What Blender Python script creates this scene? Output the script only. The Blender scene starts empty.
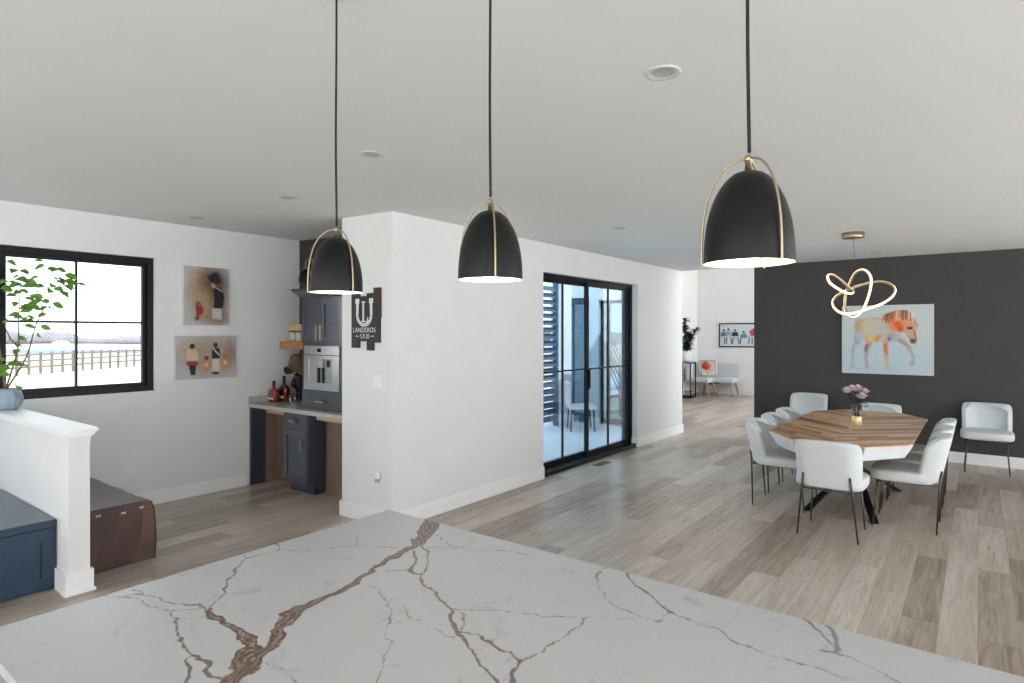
import bpy, bmesh, math, random
import numpy as np
from mathutils import Vector, Matrix
random.seed(7)
SC = bpy.context.scene
COL = SC.collection
PI = math.pi

# ------------------------------------------------------------------ materials
def lin(c):
    out = []
    for v in c[:3]:
        v = v / 255.0
        out.append(v / 12.92 if v <= 0.04045 else ((v + 0.055) / 1.055) ** 2.4)
    return (out[0], out[1], out[2], 1.0)

def mat(name, c, rough=0.5, metal=0.0, var=0.0, scale=20.0, emit=None, estr=0.0, spec=0.5, bump=0.0, coat=0.0, stretch=None):
    m = bpy.data.materials.new(name); m.use_nodes = True
    nt = m.node_tree; b = nt.nodes['Principled BSDF']
    b.inputs['Base Color'].default_value = lin(c)
    b.inputs['Roughness'].default_value = rough
    b.inputs['Metallic'].default_value = metal
    b.inputs['Specular IOR Level'].default_value = spec
    if coat: b.inputs['Coat Weight'].default_value = coat; b.inputs['Coat Roughness'].default_value = 0.1
    if emit:
        b.inputs['Emission Color'].default_value = lin(emit); b.inputs['Emission Strength'].default_value = estr
    if var or bump:
        tc = nt.nodes.new('ShaderNodeTexCoord'); mp = nt.nodes.new('ShaderNodeMapping')
        nt.links.new(tc.outputs['Object'], mp.inputs['Vector'])
        if stretch: mp.inputs['Scale'].default_value = stretch
        n = nt.nodes.new('ShaderNodeTexNoise'); n.inputs['Scale'].default_value = scale; n.inputs['Detail'].default_value = 4
        nt.links.new(mp.outputs[0], n.inputs['Vector'])
        if var:
            r = nt.nodes.new('ShaderNodeValToRGB'); nt.links.new(n.outputs['Fac'], r.inputs['Fac'])
            l = lin(c)
            r.color_ramp.elements[0].position = 0.3; r.color_ramp.elements[1].position = 0.7
            r.color_ramp.elements[0].color = (l[0]*(1-var), l[1]*(1-var), l[2]*(1-var), 1)
            r.color_ramp.elements[1].color = (min(1, l[0]*(1+var)), min(1, l[1]*(1+var)), min(1, l[2]*(1+var)), 1)
            nt.links.new(r.outputs[0], b.inputs['Base Color'])
        if bump:
            bp = nt.nodes.new('ShaderNodeBump'); bp.inputs['Strength'].default_value = bump; bp.inputs['Distance'].default_value = 0.01
            nt.links.new(n.outputs['Fac'], bp.inputs['Height']); nt.links.new(bp.outputs[0], b.inputs['Normal'])
    return m

def math_node(nt, op, a=None, b=None):
    n = nt.nodes.new('ShaderNodeMath'); n.operation = op
    for i, v in enumerate((a, b)):
        if v is None: continue
        if isinstance(v, (int, float)): n.inputs[i].default_value = v
        else: nt.links.new(v, n.inputs[i])
    return n.outputs[0]

def mat_glass(name, tint=(235, 245, 250), refl=0.12):
    m = bpy.data.materials.new(name); m.use_nodes = True; nt = m.node_tree
    for n in list(nt.nodes): nt.nodes.remove(n)
    o = nt.nodes.new('ShaderNodeOutputMaterial'); mx = nt.nodes.new('ShaderNodeMixShader')
    t = nt.nodes.new('ShaderNodeBsdfTransparent'); t.inputs[0].default_value = lin(tint)
    g = nt.nodes.new('ShaderNodeBsdfGlossy'); g.inputs['Roughness'].default_value = 0.02
    lw = nt.nodes.new('ShaderNodeLayerWeight'); lw.inputs['Blend'].default_value = 0.25
    f = math_node(nt, 'MULTIPLY', lw.outputs['Fresnel'], refl * 6)
    f = math_node(nt, 'MINIMUM', f, 0.5)
    nt.links.new(f, mx.inputs[0]); nt.links.new(t.outputs[0], mx.inputs[1]); nt.links.new(g.outputs[0], mx.inputs[2])
    nt.links.new(mx.outputs[0], o.inputs[0])
    return m

def mat_vcol(name, rough=0.6):
    m = bpy.data.materials.new(name); m.use_nodes = True; nt = m.node_tree
    a = nt.nodes.new('ShaderNodeVertexColor'); a.layer_name = 'paint'
    b = nt.nodes['Principled BSDF']; b.inputs['Roughness'].default_value = rough
    nt.links.new(a.outputs[0], b.inputs['Base Color'])
    return m

def mat_planks(name, W, L, cols, axis='X', rough=0.42, chev=False, gap=0.02, contrast=1.0, streak=0.0):
    """planks running along object X: width W, length L"""
    m = bpy.data.materials.new(name); m.use_nodes = True; nt = m.node_tree; b = nt.nodes['Principled BSDF']
    tc = nt.nodes.new('ShaderNodeTexCoord'); sp = nt.nodes.new('ShaderNodeSeparateXYZ')
    nt.links.new(tc.outputs['Object'], sp.inputs[0])
    x, y = sp.outputs[0], sp.outputs[1]
    if chev:   # herringbone-like chevrons: shear by |y|
        ay = math_node(nt, 'ABSOLUTE', y)
        x2 = math_node(nt, 'SUBTRACT', x, math_node(nt, 'MULTIPLY', ay, 0.9))
        sgn = math_node(nt, 'SIGN', y)
        x, y = math_node(nt, 'ADD', ay, math_node(nt, 'MULTIPLY', sgn, 7.3)), x2
    ry = math_node(nt, 'DIVIDE', y, W); row = math_node(nt, 'FLOOR', ry)
    wn = nt.nodes.new('ShaderNodeTexWhiteNoise'); wn.noise_dimensions = '1D'; nt.links.new(row, wn.inputs['W'])
    xo = math_node(nt, 'ADD', x, math_node(nt, 'MULTIPLY', wn.outputs['Value'], L * 3.7))
    rx = math_node(nt, 'DIVIDE', xo, L); col = math_node(nt, 'FLOOR', rx)
    cb = nt.nodes.new('ShaderNodeCombineXYZ'); nt.links.new(row, cb.inputs[0]); nt.links.new(col, cb.inputs[1])
    wn2 = nt.nodes.new('ShaderNodeTexWhiteNoise'); wn2.noise_dimensions = '3D'; nt.links.new(cb.outputs[0], wn2.inputs['Vector'])
    # grain coordinates, offset per plank
    gx = math_node(nt, 'MULTIPLY', x, 1.3); gy = math_node(nt, 'MULTIPLY', y, 16.0)
    gz = math_node(nt, 'MULTIPLY', wn2.outputs['Value'], 37.0)
    cg = nt.nodes.new('ShaderNodeCombineXYZ')
    for i, s in enumerate((gx, gy, gz)): nt.links.new(s, cg.inputs[i])
    n1 = nt.nodes.new('ShaderNodeTexNoise'); n1.inputs['Scale'].default_value = 1.6; n1.inputs['Detail'].default_value = 6; n1.inputs['Roughness'].default_value = 0.62
    n1.inputs['Distortion'].default_value = 0.9
    nt.links.new(cg.outputs[0], n1.inputs['Vector'])
    t = math_node(nt, 'ADD', math_node(nt, 'MULTIPLY', wn2.outputs['Value'], 0.62 * contrast), math_node(nt, 'MULTIPLY', math_node(nt, 'SUBTRACT', n1.outputs['Fac'], 0.5), 1.2))
    t = math_node(nt, 'ADD', t, 0.19)
    rp = nt.nodes.new('ShaderNodeValToRGB'); nt.links.new(t, rp.inputs['Fac'])
    e = rp.color_ramp.elements
    while len(e) < len(cols): e.new(0.5)
    for i, c in enumerate(cols):
        e[i].position = i / (len(cols) - 1); e[i].color = lin(c)
    # gaps
    fy = math_node(nt, 'FRACT', ry); fx = math_node(nt, 'FRACT', rx)
    ey = math_node(nt, 'MINIMUM', fy, math_node(nt, 'SUBTRACT', 1.0, fy))
    ex = math_node(nt, 'MULTIPLY', math_node(nt, 'MINIMUM', fx, math_node(nt, 'SUBTRACT', 1.0, fx)), L / W)
    ed = math_node(nt, 'MINIMUM', ey, ex)
    gp = math_node(nt, 'LESS_THAN', ed, gap)
    mx = nt.nodes.new('ShaderNodeMix'); mx.data_type = 'RGBA'; mx.blend_type = 'MULTIPLY'
    nt.links.new(math_node(nt, 'MULTIPLY', gp, 0.35), mx.inputs[0]); nt.links.new(rp.outputs[0], mx.inputs[6]); mx.inputs[7].default_value = (0.3, 0.27, 0.25, 1)
    src = mx.outputs[2]
    if streak:   # fine dark grain lines and a few knots
        c2 = nt.nodes.new('ShaderNodeCombineXYZ'); nt.links.new(math_node(nt, 'MULTIPLY', x, 2.2), c2.inputs[0]); nt.links.new(math_node(nt, 'MULTIPLY', y, 46.0), c2.inputs[1]); nt.links.new(gz, c2.inputs[2])
        n2 = nt.nodes.new('ShaderNodeTexNoise'); n2.inputs['Scale'].default_value = 1.5; n2.inputs['Detail'].default_value = 5; n2.inputs['Roughness'].default_value = 0.7; nt.links.new(c2.outputs[0], n2.inputs['Vector'])
        c3 = nt.nodes.new('ShaderNodeCombineXYZ'); nt.links.new(math_node(nt, 'MULTIPLY', x, 2.6), c3.inputs[0]); nt.links.new(math_node(nt, 'MULTIPLY', y, 9.0), c3.inputs[1]); nt.links.new(gz, c3.inputs[2])
        n3 = nt.nodes.new('ShaderNodeTexNoise'); n3.inputs['Scale'].default_value = 1.0; n3.inputs['Detail'].default_value = 2; nt.links.new(c3.outputs[0], n3.inputs['Vector'])
        s1 = nt.nodes.new('ShaderNodeMapRange'); nt.links.new(n2.outputs['Fac'], s1.inputs[0]); s1.inputs[1].default_value = 0.54; s1.inputs[2].default_value = 0.70
        s2 = nt.nodes.new('ShaderNodeMapRange'); nt.links.new(n3.outputs['Fac'], s2.inputs[0]); s2.inputs[1].default_value = 0.48; s2.inputs[2].default_value = 0.72
        fac = math_node(nt, 'MULTIPLY', math_node(nt, 'MULTIPLY', s1.outputs[0], s2.outputs[0]), streak*2.2)
        m2 = nt.nodes.new('ShaderNodeMix'); m2.data_type = 'RGBA'; m2.blend_type = 'MULTIPLY'
        nt.links.new(math_node(nt, 'MINIMUM', fac, 0.8), m2.inputs[0]); nt.links.new(src, m2.inputs[6]); m2.inputs[7].default_value = (0.42, 0.37, 0.33, 1); src = m2.outputs[2]
    nt.links.new(src, b.inputs['Base Color'])
    b.inputs['Roughness'].default_value = rough
    bp = nt.nodes.new('ShaderNodeBump'); bp.inputs['Strength'].default_value = 0.08; bp.inputs['Distance'].default_value = 0.004
    nt.links.new(n1.outputs['Fac'], bp.inputs['Height']); nt.links.new(bp.outputs[0], b.inputs['Normal'])
    return m

# ------------------------------------------------------------------ mesh builder
class MB:
    def __init__(s): s.bm = bmesh.new(); s.mi = 0
    def box(s, x0, x1, y0, y1, z0, z1, bev=0.0):
        t = bmesh.new()
        v = [t.verts.new((x, y, z)) for x in (x0, x1) for y in (y0, y1) for z in (z0, z1)]
        for f in ((0,1,3,2),(4,6,7,5),(0,4,5,1),(2,3,7,6),(0,2,6,4),(1,5,7,3)): t.faces.new([v[i] for i in f])
        bmesh.ops.recalc_face_normals(t, faces=t.faces)
        if bev: bmesh.ops.bevel(t, geom=list(t.edges), offset=bev, segments=2, affect='EDGES', clamp_overlap=True)
        s._merge(t); return s
    def _merge(s, t):
        m = {}
        for v in t.verts: m[v] = s.bm.verts.new(v.co)
        for f in t.faces:
            try: g = s.bm.faces.new([m[v] for v in f.verts]); g.smooth = f.smooth; g.material_index = s.mi
            except ValueError: pass
        t.free()
    def prism(s, pts, z0, z1, axis='z', bev=0.0):
        """polygon pts extruded between z0 and z1 along axis"""
        t = bmesh.new()
        def P(a, b, c): return (a, b, c) if axis == 'z' else ((a, c, b) if axis == 'y' else (c, a, b))
        lo = [t.verts.new(P(a, b, z0)) for a, b in pts]; hi = [t.verts.new(P(a, b, z1)) for a, b in pts]
        n = len(pts)
        t.faces.new(lo); t.faces.new(hi)
        for i in range(n): t.faces.new((lo[i], lo[(i+1) % n], hi[(i+1) % n], hi[i]))
        bmesh.ops.recalc_face_normals(t, faces=t.faces)
        if bev: bmesh.ops.bevel(t, geom=list(t.edges), offset=bev, segments=2, affect='EDGES', clamp_overlap=True)
        s._merge(t); return s
    def loft(s, rings, cap=True, smooth=True, closed=False):
        t = bmesh.new()
        R = [[t.verts.new(p) for p in r] for r in rings]
        n = len(R[0])
        k = len(R)
        for i in range(k if closed else k - 1):
            a, b = R[i], R[(i+1) % k]
            for j in range(n):
                f = t.faces.new((a[j], a[(j+1) % n], b[(j+1) % n], b[j])); f.smooth = smooth
        if cap and not closed:
            t.faces.new(R[0]); t.faces.new(R[-1])
        bmesh.ops.recalc_face_normals(t, faces=t.faces)
        s._merge(t); return s
    def lathe(s, prof, c=(0,0,0), n=32, cap=True, smooth=True):
        s.loft([[(c[0]+r*math.cos(2*PI*i/n), c[1]+r*math.sin(2*PI*i/n), c[2]+z) for i in range(n)] for r, z in prof], cap, smooth); return s
    def tube(s, pts, r, n=8, closed=False, cap=True):
        pts = [Vector(p) for p in pts]; k = len(pts)
        rr = r if isinstance(r, (list, tuple)) else [r] * k
        rings = []; up = None
        for i, p in enumerate(pts):
            if closed: d = pts[(i+1) % k] - pts[i-1]
            else: d = (pts[min(i+1, k-1)] - pts[max(i-1, 0)])
            d.normalize()
            if up is None:
                a = Vector((0,0,1)) if abs(d.z) < 0.9 else Vector((1,0,0)); u = d.cross(a).normalized()
            else:
                u = (up - d * up.dot(d)).normalized()
            up = u; w = d.cross(u)
            rings.append([tuple(p + (u*math.cos(2*PI*j/n) + w*math.sin(2*PI*j/n)) * rr[i]) for j in range(n)])
        s.loft(rings, cap, True, closed); return s
    def sell(s, c, r, e1=0.5, e2=0.5, nu=24, nv=12):
        """superellipsoid"""
        def sg(v, e): return math.copysign(abs(v) ** e, v)
        t = bmesh.new(); rings = []
        top = t.verts.new((c[0], c[1], c[2]+r[2])); bot = t.verts.new((c[0], c[1], c[2]-r[2]))
        for i in range(1, nv):
            ph = -PI/2 + PI*i/nv
            rings.append([t.verts.new((c[0]+r[0]*sg(math.cos(ph), e1)*sg(math.cos(2*PI*j/nu), e2), c[1]+r[1]*sg(math.cos(ph), e1)*sg(math.sin(2*PI*j/nu), e2), c[2]+r[2]*sg(math.sin(ph), e1))) for j in range(nu)])
        for j in range(nu):
            t.faces.new((bot, rings[0][(j+1) % nu], rings[0][j])); t.faces.new((top, rings[-1][j], rings[-1][(j+1) % nu]))
            for i in range(nv-2): t.faces.new((rings[i][j], rings[i][(j+1) % nu], rings[i+1][(j+1) % nu], rings[i+1][j]))
        for f in t.faces: f.smooth = True
        bmesh.ops.recalc_face_normals(t, faces=t.faces)
        s._merge(t); return s
    def grid(s, fn, nu, nv, smooth=True):
        V = [[s.bm.verts.new(fn(i/nu, j/nv)) for j in range(nv+1)] for i in range(nu+1)]
        for i in range(nu):
            for j in range(nv):
                f = s.bm.faces.new((V[i][j], V[i+1][j], V[i+1][j+1], V[i][j+1])); f.smooth = smooth; f.material_index = s.mi
        return s
    def leaf(s, base, d, nrm, L, W, curl=0.25):
        d = Vector(d).normalized(); nrm = Vector(nrm); side = d.cross(nrm).normalized(); nrm = side.cross(d).normalized()
        base = Vector(base); prof = [(0,0.05),(0.2,0.75),(0.42,1.0),(0.65,0.8),(0.85,0.4),(1,0.03)]
        rows = []
        for t, w in prof:
            c = base + d*L*t - nrm*L*curl*t*t
            rows.append([s.bm.verts.new(c + side*W*0.5*w*q + nrm*abs(q)*W*0.12*w) for q in (-1, 0, 1)])
        for a, b in zip(rows, rows[1:]):
            for q in (0, 1):
                f = s.bm.faces.new((a[q], a[q+1], b[q+1], b[q])); f.smooth = True; f.material_index = s.mi
        return s
    def xf(s, M): bmesh.ops.transform(s.bm, matrix=M, verts=s.bm.verts); return s
    def build(s, name, m, parent=None, loc=None, smooth=None):
        me = bpy.data.meshes.new(name); s.bm.to_mesh(me); s.bm.free()
        for k in (m if isinstance(m, (list, tuple)) else [m]): me.materials.append(k)
        if smooth:
            for p in me.polygons: p.use_smooth = True
        o = bpy.data.objects.new(name, me); COL.objects.link(o)
        if parent: o.parent = parent
        if loc: o.location = loc
        return o

def tag(o, label, cat, group=None):
    o['label'] = label; o['category'] = cat
    if group: o['group'] = group
    return o
def thing(name, label, cat, loc=(0,0,0), rz=0.0, group=None):
    o = bpy.data.objects.new(name, None); COL.objects.link(o); o.empty_display_size = 0.1
    o.location = loc; o.rotation_euler = (0, 0, rz)
    return tag(o, label, cat, group)
def struct(o, label=None, cat=None):
    o['kind'] = 'structure'
    if label: o['label'] = label
    if cat: o['category'] = cat
    return o
def kids(o): return [c for c in bpy.data.objects if c.parent == o]
def dup(root, loc, rz=None, label=None):
    r = root.copy(); COL.objects.link(r); r.location = loc
    if rz is not None: r.rotation_euler = (0, 0, rz)
    if label: r['label'] = label
    for ch in kids(root):
        c = ch.copy(); COL.objects.link(c); c.parent = r
        for g in kids(ch):
            d = g.copy(); COL.objects.link(d); d.parent = c
    return r
def bez(pts, n=8, closed=True):
    """Catmull-Rom through pts"""
    P = [Vector(p) for p in pts]; k = len(P); out = []
    rng = range(k) if closed else range(k-1)
    for i in rng:
        if closed: a, b, c, d = P[i-1], P[i], P[(i+1) % k], P[(i+2) % k]
        else: a, b, c, d = P[max(i-1,0)], P[i], P[i+1], P[min(i+2,k-1)]
        for j in range(n):
            t = j/n
            out.append(0.5*((2*b)+(c-a)*t+(2*a-5*b+4*c-d)*t*t+(3*b-a-3*c+d)*t**3))
    if not closed: out.append(P[-1])
    return out

# ------------------------------------------------------------------ little raster painter for the pictures (colours of the paint itself)
class Paint:
    def __init__(s, w, h, bg): 
        s.w, s.h = w, h; s.a = np.zeros((h, w, 3)); s.a[:] = bg
        s.X, s.Y = np.meshgrid((np.arange(w)+.5)/w, (np.arange(h)+.5)/h)
    def _mix(s, m, c, al):
        m = np.clip(m, 0, 1)[..., None] * al; s.a = s.a*(1-m) + np.array(c, float)*m
    def ell(s, cx, cy, rx, ry, c, al=1.0, soft=0.25, rot=0):
        dx, dy = s.X-cx, s.Y-cy; ca, sa = math.cos(rot), math.sin(rot)
        d = np.sqrt(((dx*ca+dy*sa)/rx)**2 + ((-dx*sa+dy*ca)/ry)**2); s._mix((1-d)/soft+0.5, c, al)
    def poly(s, pts, c, al=1.0, soft=0.012):
        n = len(pts); ins = np.zeros_like(s.X, bool); dist = np.full_like(s.X, 9.0)
        for i in range(n):
            x0, y0 = pts[i]; x1, y1 = pts[(i+1) % n]
            cond = ((y0 > s.Y) != (y1 > s.Y)); 
            xi = x0 + (s.Y-y0)/((y1-y0) if abs(y1-y0) > 1e-9 else 1e-9)*(x1-x0)
            ins ^= cond & (s.X < xi)
            L2 = (x1-x0)**2+(y1-y0)**2+1e-12
            t = np.clip(((s.X-x0)*(x1-x0)+(s.Y-y0)*(y1-y0))/L2, 0, 1)
            dist = np.minimum(dist, np.hypot(s.X-x0-t*(x1-x0), s.Y-y0-t*(y1-y0)))
        sd = np.where(ins, dist, -dist); s._mix(sd/soft+0.5, c, al)
    def line(s, x0, y0, x1, y1, wd, c, al=1.0):
        L2 = (x1-x0)**2+(y1-y0)**2+1e-12
        t = np.clip(((s.X-x0)*(x1-x0)+(s.Y-y0)*(y1-y0))/L2, 0, 1)
        d = np.hypot(s.X-x0-t*(x1-x0), s.Y-y0-t*(y1-y0)); s._mix((wd-d)/(wd*0.8)+0.5, c, al)
    def blur(s, k):
        for _ in range(k):
            p = np.pad(s.a, ((1,1),(1,1),(0,0)), 'edge')
            s.a = (p[:-2,1:-1]+p[2:,1:-1]+p[1:-1,:-2]+p[1:-1,2:]+2*p[1:-1,1:-1])/6
    def noise(s, amp, seed=1, cell=6):
        r = np.random.RandomState(seed); g = r.rand(s.h//cell+2, s.w//cell+2)
        yy = np.arange(s.h)/cell; xx = np.arange(s.w)/cell
        y0 = yy.astype(int); x0 = xx.astype(int); fy = (yy-y0)[:, None]; fx = (xx-x0)[None, :]
        n = g[y0][:, x0]*(1-fy)*(1-fx)+g[y0+1][:, x0]*fy*(1-fx)+g[y0][:, x0+1]*(1-fy)*fx+g[y0+1][:, x0+1]*fy*fx
        s.a = s.a + (n[..., None]-.5)*amp
    def mesh(s, name, W, H, y, m, parent, cx=0.0, cz=0.0):
        """picture surface facing local -Y, W x H, centred on (cx, cz)"""
        w, h = s.w, s.h
        xs = cx - W/2 + W*(np.arange(w)/(w-1)); zs = cz + H/2 - H*(np.arange(h)/(h-1))
        vs = [(x, y, z) for z in zs for x in xs]
        fs = [(j*w+i, (j+1)*w+i, (j+1)*w+i+1, j*w+i+1) for j in range(h-1) for i in range(w-1)]
        me = bpy.data.meshes.new(name); me.from_pydata([tuple(map(float, v)) for v in vs], [], fs)
        ca = me.color_attributes.new('paint', 'FLOAT_COLOR', 'POINT')
        c = np.clip(s.a, 0, 255)/255.0; c = np.where(c <= .04045, c/12.92, ((c+.055)/1.055)**2.4)
        buf = np.ones((h*w, 4), dtype=np.float32); buf[:, :3] = c.reshape(-1, 3)
        ca.data.foreach_set('color', buf.ravel()); me.materials.append(m)
        o = bpy.data.objects.new(name, me); COL.objects.link(o); o.parent = parent
        return o

# traced layout, metres
VEINS=[
(0.0388,1,[(1.948,1.914),(1.789,1.787),(1.693,1.713),(1.567,1.626)]),
(0.0192,1,[(1.567,1.626),(1.482,1.619),(1.383,1.591),(1.288,1.558),(1.171,1.519),(1.081,1.514),(1.008,1.509),(0.956,1.496)]),
(0.0292,1,[(0.956,1.496),(0.893,1.439),(0.846,1.39),(0.788,1.372)]),
(0.0376,1,[(0.788,1.372),(0.732,1.338),(0.684,1.309),(0.609,1.261),(0.539,1.214)]),
(0.0184,1,[(0.795,1.402),(0.815,1.497)]),
(0.0144,1,[(0.815,1.497),(0.816,1.603),(0.837,1.7)]),
(0.0188,1,[(0.771,1.41),(0.739,1.364),(0.708,1.324)]),
(0.0078,0,[(0.837,1.7),(0.828,1.744),(0.825,1.762),(0.785,1.857),(0.766,1.943),(0.693,2.026)]),
(0.0063,0,[(0.693,2.026),(0.736,1.948),(0.742,1.855),(0.767,1.782),(0.798,1.751),(0.835,1.724)]),
(0.0066,0,[(0.762,2.004),(0.766,1.943)]),
(0.0061,0,[(0.816,1.668),(0.786,1.679),(0.752,1.713),(0.753,1.751),(0.777,1.769)]),
(0.0068,0,[(0.752,1.713),(0.727,1.656),(0.708,1.595),(0.694,1.496)]),
(0.0102,0,[(0.694,1.496),(0.7,1.43),(0.675,1.393),(0.681,1.333)]),
(0.0101,0,[(0.675,1.47),(0.646,1.398),(0.621,1.349)]),
(0.0054,0,[(0.675,1.47),(0.694,1.496)]),
(0.0089,0,[(0.84,1.706),(0.921,1.786),(0.979,1.869),(1.05,1.938),(1.108,1.98),(1.21,1.974),(1.24,2.036)]),
(0.0062,0,[(1.108,2.026),(1.108,1.98)]),
(0.0052,0,[(1.21,1.974),(1.289,1.87),(1.411,1.785),(1.482,1.651)]),
(0.0042,0,[(1.483,1.881),(1.415,1.79)]),
(0.0073,0,[(1.313,1.525),(1.372,1.462)]),
(0.0132,0,[(1.494,1.586),(1.422,1.496),(1.372,1.462),(1.373,1.407)]),
(0.0078,0,[(1.545,1.604),(1.548,1.582),(1.511,1.517),(1.443,1.455),(1.373,1.407)]),
(0.0083,0,[(1.373,1.407),(1.326,1.353),(1.272,1.238),(1.231,1.156)]),
(0.014,0,[(1.231,1.156),(1.163,1.069),(1.152,1.041)]),
(0.0084,0,[(1.152,1.041),(1.126,0.994),(1.09,0.921),(1.057,0.861),(1.027,0.807)]),
(0.0048,0,[(1.24,1.165),(1.244,1.12),(1.215,1.083),(1.174,1.064)]),
(0.0102,0,[(1.169,1.062),(1.18,0.988),(1.159,0.919)]),
(0.0067,0,[(1.159,0.919),(1.144,0.868),(1.191,0.847),(1.262,0.84),(1.32,0.838),(1.385,0.833),(1.421,0.851)]),
(0.0102,0,[(1.146,0.865),(1.094,0.833),(1.052,0.787)]),
(0.0044,0,[(1.24,1.165),(1.33,1.037),(1.374,0.94),(1.426,0.854),(1.459,0.814),(1.468,0.762),(1.512,0.728),(1.526,0.685),(1.593,0.674)]),
(0.0053,0,[(1.775,0.965),(1.681,0.953),(1.591,0.878),(1.547,0.82),(1.516,0.727)]),
(0.0107,0,[(1.784,0.897),(1.712,0.837),(1.688,0.785),(1.634,0.729),(1.599,0.677)]),
(0.005,0,[(1.599,0.677),(1.59,0.589),(1.576,0.531),(1.541,0.464),(1.539,0.416),(1.534,0.375),(1.537,0.3),(1.522,0.23),(1.517,0.169)]),
(0.009,2,[(1.782,0.371),(1.736,0.331),(1.682,0.296),(1.66,0.281)]),
(0.016,2,[(1.775,0.315),(1.728,0.289),(1.65,0.279)]),
(0.0153,2,[(1.627,0.302),(1.65,0.279),(1.647,0.264)]),
(0.0061,2,[(1.647,0.264),(1.634,0.226),(1.601,0.182),(1.582,0.142)]),
(0.0047,0,[(1.193,1.49),(1.199,1.406),(1.146,1.318),(1.108,1.259),(1.049,1.218),(1.021,1.163),(0.957,1.101),(0.901,1.059),(0.849,1.021)]),
(0.0043,0,[(1.089,1.237),(1.137,1.211),(1.14,1.153),(1.136,1.053)]),
(0.0038,0,[(1.174,1.333),(1.164,1.264),(1.136,1.222)]),
(0.004,0,[(0.777,1.318),(0.786,1.262),(0.773,1.206),(0.756,1.161)]),
(0.0048,0,[(1.664,1.646),(1.622,1.469),(1.696,1.323),(1.706,1.247)]),
(0.0042,0,[(1.558,1.569),(1.591,1.509),(1.622,1.469)]),
]
LOOP_A= [(7.091, 1.248, 2.292), (7.041, 1.239, 2.247), (7.03, 1.212, 2.202), (7.078, 1.152, 2.149), (7.145, 1.095, 2.112), (7.232, 1.051, 2.108), (7.274, 1.049, 2.133), (7.255, 1.091, 2.18), (7.219, 1.161, 2.255), (7.172, 1.216, 2.301)]
LOOP_B= [(7.299, 1.023, 2.326), (7.248, 0.959, 2.346), (7.2, 0.903, 2.316), (7.171, 0.869, 2.239), (7.181, 0.881, 2.121), (7.219, 0.925, 1.988), (7.262, 0.977, 1.903), (7.311, 1.038, 1.868), (7.365, 1.108, 1.897), (7.386, 1.136, 1.969), (7.382, 1.131, 2.095), (7.359, 1.1, 2.187), (7.333, 1.066, 2.261)]
LOOP_C= [(7.463, 1.108, 2.162), (7.561, 1.018, 2.208), (7.65, 0.89, 2.242), (7.661, 0.796, 2.235), (7.606, 0.723, 2.192), (7.508, 0.691, 2.131), (7.371, 0.714, 2.056), (7.228, 0.789, 1.985), (7.124, 0.893, 1.939), (7.022, 0.997, 1.894), (6.999, 1.099, 1.892), (7.09, 1.188, 1.953), (7.211, 1.222, 2.028), (7.315, 1.205, 2.087), (7.402, 1.155, 2.132)]
LEAVES= [(1.432, 6.058, 2.19), (1.512, 6.094, 2.179), (1.473, 6.065, 2.079), (1.462, 6.186, 2.14), (1.55, 6.082, 2.105), (1.393, 6.028, 2.029), (1.366, 6.04, 2.096), (1.407, 6.366, 2.116), (1.529, 5.94, 2.131), (1.551, 5.9, 2.216), (1.695, 6.063, 2.222), (1.663, 5.862, 2.137), (1.674, 6.017, 2.085), (1.67, 5.856, 2.047), (1.588, 6.039, 2.03), (1.538, 5.879, 1.943), (1.544, 6.093, 1.97), (1.708, 5.988, 1.918), (1.735, 5.792, 2.148), (1.757, 5.865, 2.107), (1.738, 5.858, 2.061), (1.423, 5.989, 1.922), (1.499, 6.208, 2.033), (1.516, 6.11, 2.029), (1.497, 6.001, 1.876), (1.438, 5.954, 1.818), (1.577, 6.157, 1.82), (1.409, 6.196, 1.788), (1.552, 6.122, 1.748), (1.615, 6.113, 1.667), (1.483, 6.209, 1.607), (1.538, 6.233, 1.647), (1.445, 6.113, 1.449), (1.528, 6.191, 1.433), (1.4, 6.194, 1.359), (1.427, 6.384, 1.421), (1.423, 6.364, 1.483), (1.444, 5.977, 1.268), (1.435, 6.006, 1.551), (1.496, 5.964, 1.904), (1.673, 6.077, 2.047), (1.484, 6.08, 2.226), (1.703, 5.883, 2.201), (1.431, 6.088, 1.994), (1.563, 6.009, 1.988), (1.601, 5.905, 1.946), (1.586, 5.909, 1.896), (1.595, 6.004, 1.838), (1.534, 6.084, 1.798)]
STEMS=[[(1.42, 6.226, 1.24), (1.478, 6.151, 1.557), (1.481, 6.146, 1.778), (1.49, 6.135, 2.039), (1.496, 6.127, 2.2)],[(1.425, 6.22, 1.24), (1.52, 6.095, 1.497), (1.569, 6.032, 1.758), (1.649, 5.928, 2.019), (1.691, 5.872, 2.18)],[(1.415, 6.232, 1.24), (1.398, 6.255, 1.477), (1.374, 6.286, 1.778), (1.386, 6.271, 2.109)],[(1.478, 6.151, 1.577), (1.435, 6.207, 1.668), (1.41, 6.239, 1.778)]]
FP=[(9.227, 36.578), (16.507, 41.293)]
FX,FY,RX,RY=(0.79354, 0.60851, 0.60851, -0.79354)
SKY=4.0
EXPO=-0.11
SUN=11.0

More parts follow.
